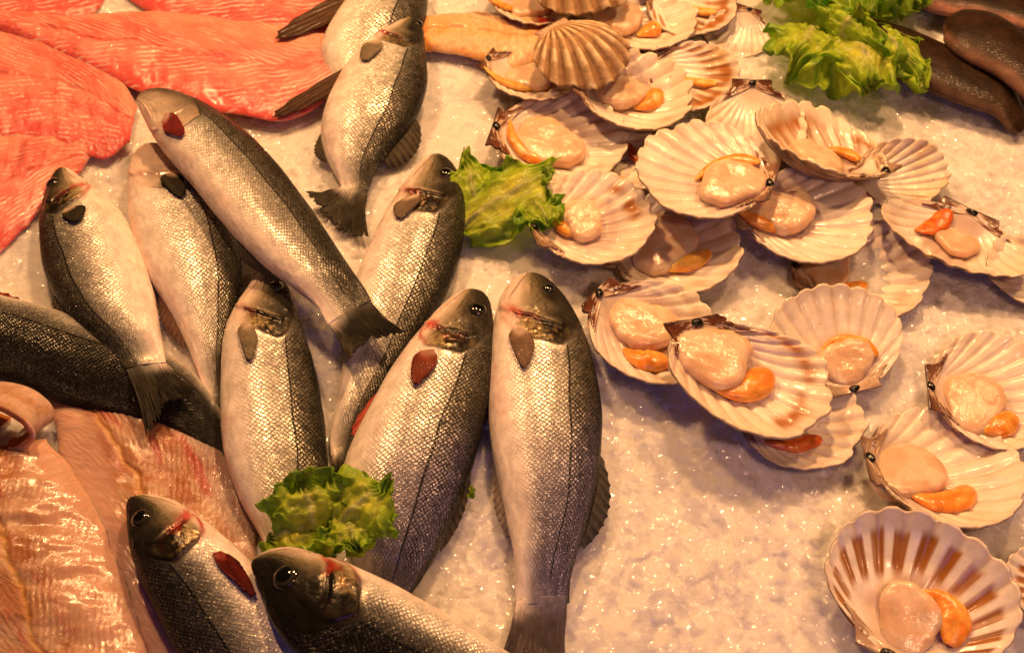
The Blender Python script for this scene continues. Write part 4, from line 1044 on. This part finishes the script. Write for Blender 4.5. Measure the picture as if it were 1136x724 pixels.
def build_scallops():
    S = Scallop
    # back row
    S('opened scallop cut off by the top edge beside the cream flesh strip', (545, -18), (640, 12), 0.020, 0.020, 1.0, 8, 0.16, seed=101, meat=(590, 0), roe=([(528, 6), (548, 10), (572, 8)], 0.06, 'yellow'))
    S('opened scallop by the ribbed shell, hinge dark brown, pale flesh and yellow roe', (540, 66), (640, 94), 0.022, 0.020, 1.0, 10, 0.17, seed=102, ear=0.9, meat=(590, 80), mr=0.24, roe=([(536, 86), (556, 92), (584, 92), (606, 88)], 0.07, 'yellow'))
    S('opened scallop at the top edge above the ribbed shell, orange roe', (640, 4), (770, 26), 0.030, 0.022, 1.0, 6, 0.20, seed=103, meat=(685, 14), mr=0.22, roe=([(708, 32), (722, 28), (732, 24)], 0.085, 'orange'), ribs=15)
    S('deep opened scallop below the ribbed shell with orange roe', (638, 88), (768, 108), 0.040, 0.028, 1.05, 4, 0.22, seed=104, meat=(686, 94), mr=0.23, roe=([(704, 112), (722, 108), (732, 98)], 0.09, 'orange'), ribs=15, rim=0.018)
    S('brown and orange scallop edge at the top of the photo', (722, -16), (812, 18), 0.016, 0.022, 1.0, -10, 0.14, seed=105, ear=1.0, stripe=0.8, stain=1.0, warm=1.0, roe=([(745, 2), (770, 8), (795, 14)], 0.06, 'yellow'))
    S('scallop with brown edge behind the deep orange one, half hidden', (722, 66), (812, 100), 0.018, 0.024, 1.0, -10, 0.14, seed=106, ear=1.0, stripe=0.8, stain=1.0, warm=1.0, roe=([(745, 82), (770, 88), (795, 92)], 0.06, 'yellow'))
    S('scallop hinge with dark brown edge left of the big lettuce', (832, 10), (806, 60), 0.020, 0.002, 1.25, 0, 0.10, seed=107, ear=1.0, lilac=0.9, lig=True)
    S('lilac white scallop under the tilted one, dark brown hinge at its top', (834, 92), (846, 182), 0.026, 0.016, 1.0, 0, 0.12, seed=108, ear=1.0, lilac=0.9)
    # closed ribbed shells
    S('upturned scallop shell cut by the top edge, ribbed outside showing', (612, -54), (676, 12), 0.046, 0.040, 1.05, 0, 0.22, seed=109, outside=True, ribs=12, lig=False, ear=0.3, name='scallop_shell', group='upturned ribbed scallop shells')
    S('whole upturned scallop shell showing its brown ribbed outside', (612, 27), (678, 92), 0.048, 0.044, 1.05, 0, 0.22, seed=110, outside=True, ribs=12, lig=False, ear=0.3, name='scallop_shell', group='upturned ribbed scallop shells')
    # second row
    S('scallop with brown hinge and orange roe beside the small lettuce leaf top', (548, 142), (694, 162), 0.022, 0.020, 1.0, 0, 0.12, seed=111, ear=1.0, meat=(608, 154), mr=0.26, roe=([(566, 138), (570, 158), (590, 174), (620, 178)], 0.060, 'orange'))
    S('tan scallop with red roe mostly hidden under the large pale shell', (742, 150), (678, 196), 0.010, 0.008, 1.1, 0, 0.12, seed=112, meat=None, roe=([(698, 158), (704, 170), (716, 178)], 0.08, 'red'), lilac=0.0, warm=0.6)
    S('scallop with lettuce leaf tip resting on its meat', (590, 254), (722, 226), 0.036, 0.040, 1.05, 0, 0.12, seed=113, meat=(645, 240), mr=0.20, roe=([(612, 240), (624, 252), (640, 254)], 0.07, 'orange'), stain=0.9)
    S('scallop between two shells, orange yellow roe lying below its meat', (670, 272), (822, 262), 0.006, 0.022, 1.05, 0, 0.13, seed=114, ear=0.4, meat=(736, 266), mr=0.27, roe=([(716, 288), (740, 292), (768, 288), (788, 278)], 0.075, 'yellow'))
    S('large flat pale scallop with hinge at right and thin orange roe arc', (856, 206), (712, 170), 0.056, 0.056, 1.02, 0, 0.09, seed=115, ear=0.8, meat=(812, 202), mr=0.24, roe=([(772, 196), (790, 184), (815, 178), (842, 184)], 0.062, 'orange'), lilac=0.7, stain=0.0)
    S('scallop with meat in shade, right below the large flat pale scallop', (820, 232), (970, 240), 0.030, 0.036, 1.0, 0, 0.12, seed=116, ear=0.5, meat=(868, 232), mr=0.24, roe=([(816, 240), (838, 250), (874, 252)], 0.065, 'orange'))
    S('tilted scallop with brown banded rim and hinge at its right end', (984, 194), (846, 116), 0.040, 0.046, 0.95, -24, 0.22, seed=117, ear=0.6, stripe=0.5, stain=0.8, meat=(0.0, 0.5, 'L'), mr=0.20, roe=([(0.20, 0.56, 'L'), (0.26, 0.42, 'L'), (0.20, 0.26, 'L')], 0.06, 'orange'))
    S('cream scallop shell tip sticking out under the tilted scallop', (946, 202), (1052, 182), 0.012, 0.026, 0.8, -20, 0.14, seed=118, ear=0.7, warm=0.7, lig=False)
    S('scallop below the shaded one, brown meat half covered by shell', (880, 296), (1032, 300), 0.004, 0.018, 1.02, 0, 0.13, seed=119, meat=(918, 294), mr=0.21, roe=([(905, 318), (935, 322), (962, 310)], 0.07, 'orange'), lilac=0.2)
    S('narrow tilted scallop near the right edge with red orange roe', (1078, 236), (1042, 286), 0.014, 0.040, 1.55, 0, 0.20, seed=120, ear=1.0, meat=(1064, 262), mr=0.22, roe=([(1016, 252), (1028, 252), (1040, 248), (1050, 240)], 0.075, 'red'), mh=0.10)
    S('lilac pink scallop cut off by the right edge', (1215, 310), (1094, 290), 0.014, 0.018, 0.9, 0, 0.10, seed=121, lilac=1.0, lig=False, ear=0.2)
    # the front group
    S('scallop with brown hinge left of the central scallop, round meat and orange roe', (662, 326), (790, 404), 0.026, 0.024, 1.0, 6, 0.16, seed=122, ear=1.0, meat=(714, 354), mr=0.25, roe=([(692, 384), (714, 398), (742, 396)], 0.10, 'orange'), lilac=0.8)
    S('scallop mostly hidden under the central one, red brown roe at its rim', (815, 452), (958, 472), 0.014, 0.016, 1.0, 0, 0.13, seed=123, roe=([(848, 492), (880, 492), (912, 484)], 0.075, 'red'))
    S('central scallop lying over its neighbours, dark hinge, plump meat and curled orange roe', (770, 358), (904, 470), 0.052, 0.042, 0.95, 8, 0.15, skew=-0.45, seed=124, ear=1.0, meat=(796, 394), mr=0.25, roe=([(798, 434), (820, 434), (840, 422), (848, 402)], 0.105, 'orange'), stain=0.8, lilac=0.3)
    S('upright white scallop fan with hinge at bottom and orange roe arc', (948, 434), (912, 318), 0.016, 0.042, 1.22, 0, 0.12, seed=125, ear=0.4, meat=(940, 400), mr=0.24, roe=([(912, 388), (930, 376), (955, 380), (972, 396)], 0.066, 'orange'), lilac=0.5, stain=0.0, warm=0.15)
    S('scallop cut by the right edge with brown hinge, big meat, orange roe', (1030, 430), (1172, 432), 0.018, 0.024, 1.18, 0, 0.13, seed=126, ear=0.9, meat=(1082, 444), mr=0.28, roe=([(1082, 474), (1108, 474), (1126, 458)], 0.10, 'orange'), stain=0.1)
    S('leaning pale scallop above the brown striped one, small orange roe', (962, 510), (1134, 520), 0.032, 0.030, 1.22, 18, 0.17, seed=127, ear=0.6, meat=(1008, 520), mr=0.26, roe=([(1004, 546), (1034, 556), (1064, 550), (1080, 536)], 0.085, 'orange'), stain=0.3, warm=0.3)
    S('brown striped scallop fan at bottom right, largest shell, pale meat, orange roe', (984, 728), (1058, 582), 0.022, 0.056, 1.34, 0, 0.18, seed=128, ear=0.5, lilac=0.1, stripe=1.0, warm=0.15, meat=(1008, 686), mr=0.24, roe=([(1022, 654), (1046, 662), (1060, 686), (1052, 716)], 0.085, 'orange'), ribs=15, stain=0.0)
    S('brown scallop edge peeking in at right edge beside the striped one', (1236, 655), (1116, 642), 0.030, 0.030, 0.9, 0, 0.12, seed=129, ear=0.2, stripe=1.0, lig=False)
build_scallops()

# ------------------------------------------------------------------ lettuce
def leaf(parent, base, tip, width, z0, z1, seed, arch=0.02, frill=0.009, light=0.4):
    frill *= 0.78
    b = at(base, z0); t = at(tip, z1)
    ax = t - b; L = np.linalg.norm(ax); ax /= L
    sd = np.cross(ax, [0, 0, 1]); sd /= np.linalg.norm(sd); up = np.cross(sd, ax)
    n, m = 90, 120
    Rr, Q = np.meshgrid(np.linspace(0, 1, n), np.linspace(-1, 1, m), indexing='ij')
    wr = np.sin(np.clip(Rr * 2.2 + 0.28, 0, math.pi)) ** 0.7 * (1 - 0.0 * Rr)
    wr = np.maximum(wr, 0.10)
    edge = np.maximum(np.abs(Q), sstep(0.55, 1.0, Rr))
    lob = 1 + 0.16 * (vnoise(Rr * 7, Q * 2 + 6, seed) - 0.5) * 2 * edge
    y = L * Rr * (1 - 0.22 * Q ** 2 * Rr) * lob
    x = width * wr * Q * lob
    fr = frill * edge ** 2.2
    a1 = (fbm(Rr * 5 + 4, Q * 3, seed + 1, 2) - 0.5) * 4.6
    a2 = (fbm(Rr * 6 + 14, Q * 3.5 + 9, seed + 2, 2) - 0.5) * 3.6
    a3 = np.sin(np.arctan2(Q, 1.05 - Rr) * 14 + a1 * 1.6) 
    z = arch * np.sin(Rr * math.pi * 0.8) - 0.5 * width * (np.abs(Q) ** 2) * 0.5 + fr * (a1 + 0.6 * a3) + 0.35 * frill * a2
    x = x + fr * 0.9 * a2 * 0.7
    y = y + fr * 0.8 * a3 * 0.6
    P = b + x[..., None] * sd + y[..., None] * ax + z[..., None] * up
    P[..., 2] = np.maximum(P[..., 2], 0.004)
    n1 = fbm(Rr * 5, Q * 4 + 3, seed + 5, 4)
    c = mixc(np.broadcast_to(np.array([0.60, 0.78, 0.06]), Rr.shape + (3,)), (0.22, 0.50, 0.035), sstep(0.5, 0.95, edge) * sstep(0.35, 0.6, n1))
    c = mixc(c, (0.86, 0.86, 0.14), light * sstep(0.75, 0.15, edge) + light * 0.7 * sstep(0.45, 0.65, n1))
    rib = np.exp(-(Q * wr / 0.08) ** 2) * (1 - sstep(0.6, 0.95, Rr))
    vein = np.exp(-(np.sin((np.abs(Q) * 1.3 - Rr * 1.5) * 11 + a1 * 0.3) / 0.16) ** 2) * (1 - edge) ** 0.5
    c = mixc(c, (0.74, 0.76, 0.34), np.clip(0.9 * rib + 0.35 * vein, 0, 1))
    P = P + up * (0.0022 * rib)[..., None]
    part('leaf', sheet('leaf', P, 0.0007, c, flip=bool(grid_normals(P)[..., 2].mean() < 0)), M_LEAF, parent)

def lettuce(label, base, leaves):
    r = thing('lettuce', label, 'lettuce', tuple(at(base, 0)), 'pieces of green lettuce')
    for k in leaves: leaf(r, **k)

lettuce('small lettuce leaf between the fish head and the scallops', (560, 230), [
    dict(base=(512, 252), tip=(622, 190), width=0.042, z0=0.020, z1=0.045, seed=201, arch=0.012, frill=0.008, light=0.55),
    dict(base=(530, 240), tip=(516, 180), width=0.030, z0=0.016, z1=0.030, seed=202, arch=0.010, frill=0.008, light=0.1),
    dict(base=(585, 215), tip=(612, 256), width=0.024, z0=0.040, z1=0.040, seed=203, arch=0.006, frill=0.007, light=0.1),
    dict(base=(560, 250), tip=(510, 246), width=0.020, z0=0.018, z1=0.014, seed=204, arch=0.008, frill=0.006, light=0.9)])
lettuce('crumpled light green lettuce on the red finned fish', (370, 575), [
    dict(base=(350, 592), tip=(338, 534), width=0.036, z0=0.050, z1=0.064, seed=211, arch=0.018, frill=0.010, light=0.45),
    dict(base=(370, 590), tip=(436, 545), width=0.036, z0=0.055, z1=0.060, seed=212, arch=0.020, frill=0.010, light=0.45),
    dict(base=(352, 580), tip=(300, 606), width=0.030, z0=0.052, z1=0.040, seed=213, arch=0.012, frill=0.009, light=0.55),
    dict(base=(380, 570), tip=(398, 612), width=0.030, z0=0.058, z1=0.054, seed=214, arch=0.012, frill=0.010, light=0.4)])
lettuce('large frilly lettuce bunch beside the dark brown fish', (940, 75), [
    dict(base=(905, 32), tip=(880, 92), width=0.042, z0=0.020, z1=0.030, seed=221, arch=0.030, frill=0.012, light=0.3),
    dict(base=(930, 35), tip=(965, 122), width=0.050, z0=0.020, z1=0.020, seed=222, arch=0.035, frill=0.013, light=0.5),
    dict(base=(945, 30), tip=(1016, 96), width=0.036, z0=0.022, z1=0.020, seed=223, arch=0.025, frill=0.012, light=0.45),
    dict(base=(930, 50), tip=(955, 20), width=0.050, z0=0.040, z1=0.060, seed=224, arch=0.020, frill=0.012, light=0.05)])
lettuce('lettuce bunch cut off by the top edge', (940, 0), [
    dict(base=(900, -45), tip=(885, 15), width=0.050, z0=0.020, z1=0.030, seed=231, arch=0.030, frill=0.012, light=0.4),
    dict(base=(940, -50), tip=(960, 25), width=0.055, z0=0.020, z1=0.024, seed=232, arch=0.030, frill=0.012, light=0.4),
    dict(base=(960, -40), tip=(1022, 22), width=0.045, z0=0.020, z1=0.020, seed=233, arch=0.025, frill=0.012, light=0.5)])
lettuce('tiny torn scrap of lettuce on ice between the two large fish', (516, 545), [
    dict(base=(508, 541), tip=(526, 549), width=0.007, z0=0.012, z1=0.010, seed=241, arch=0.004, frill=0.003, light=0.6)])
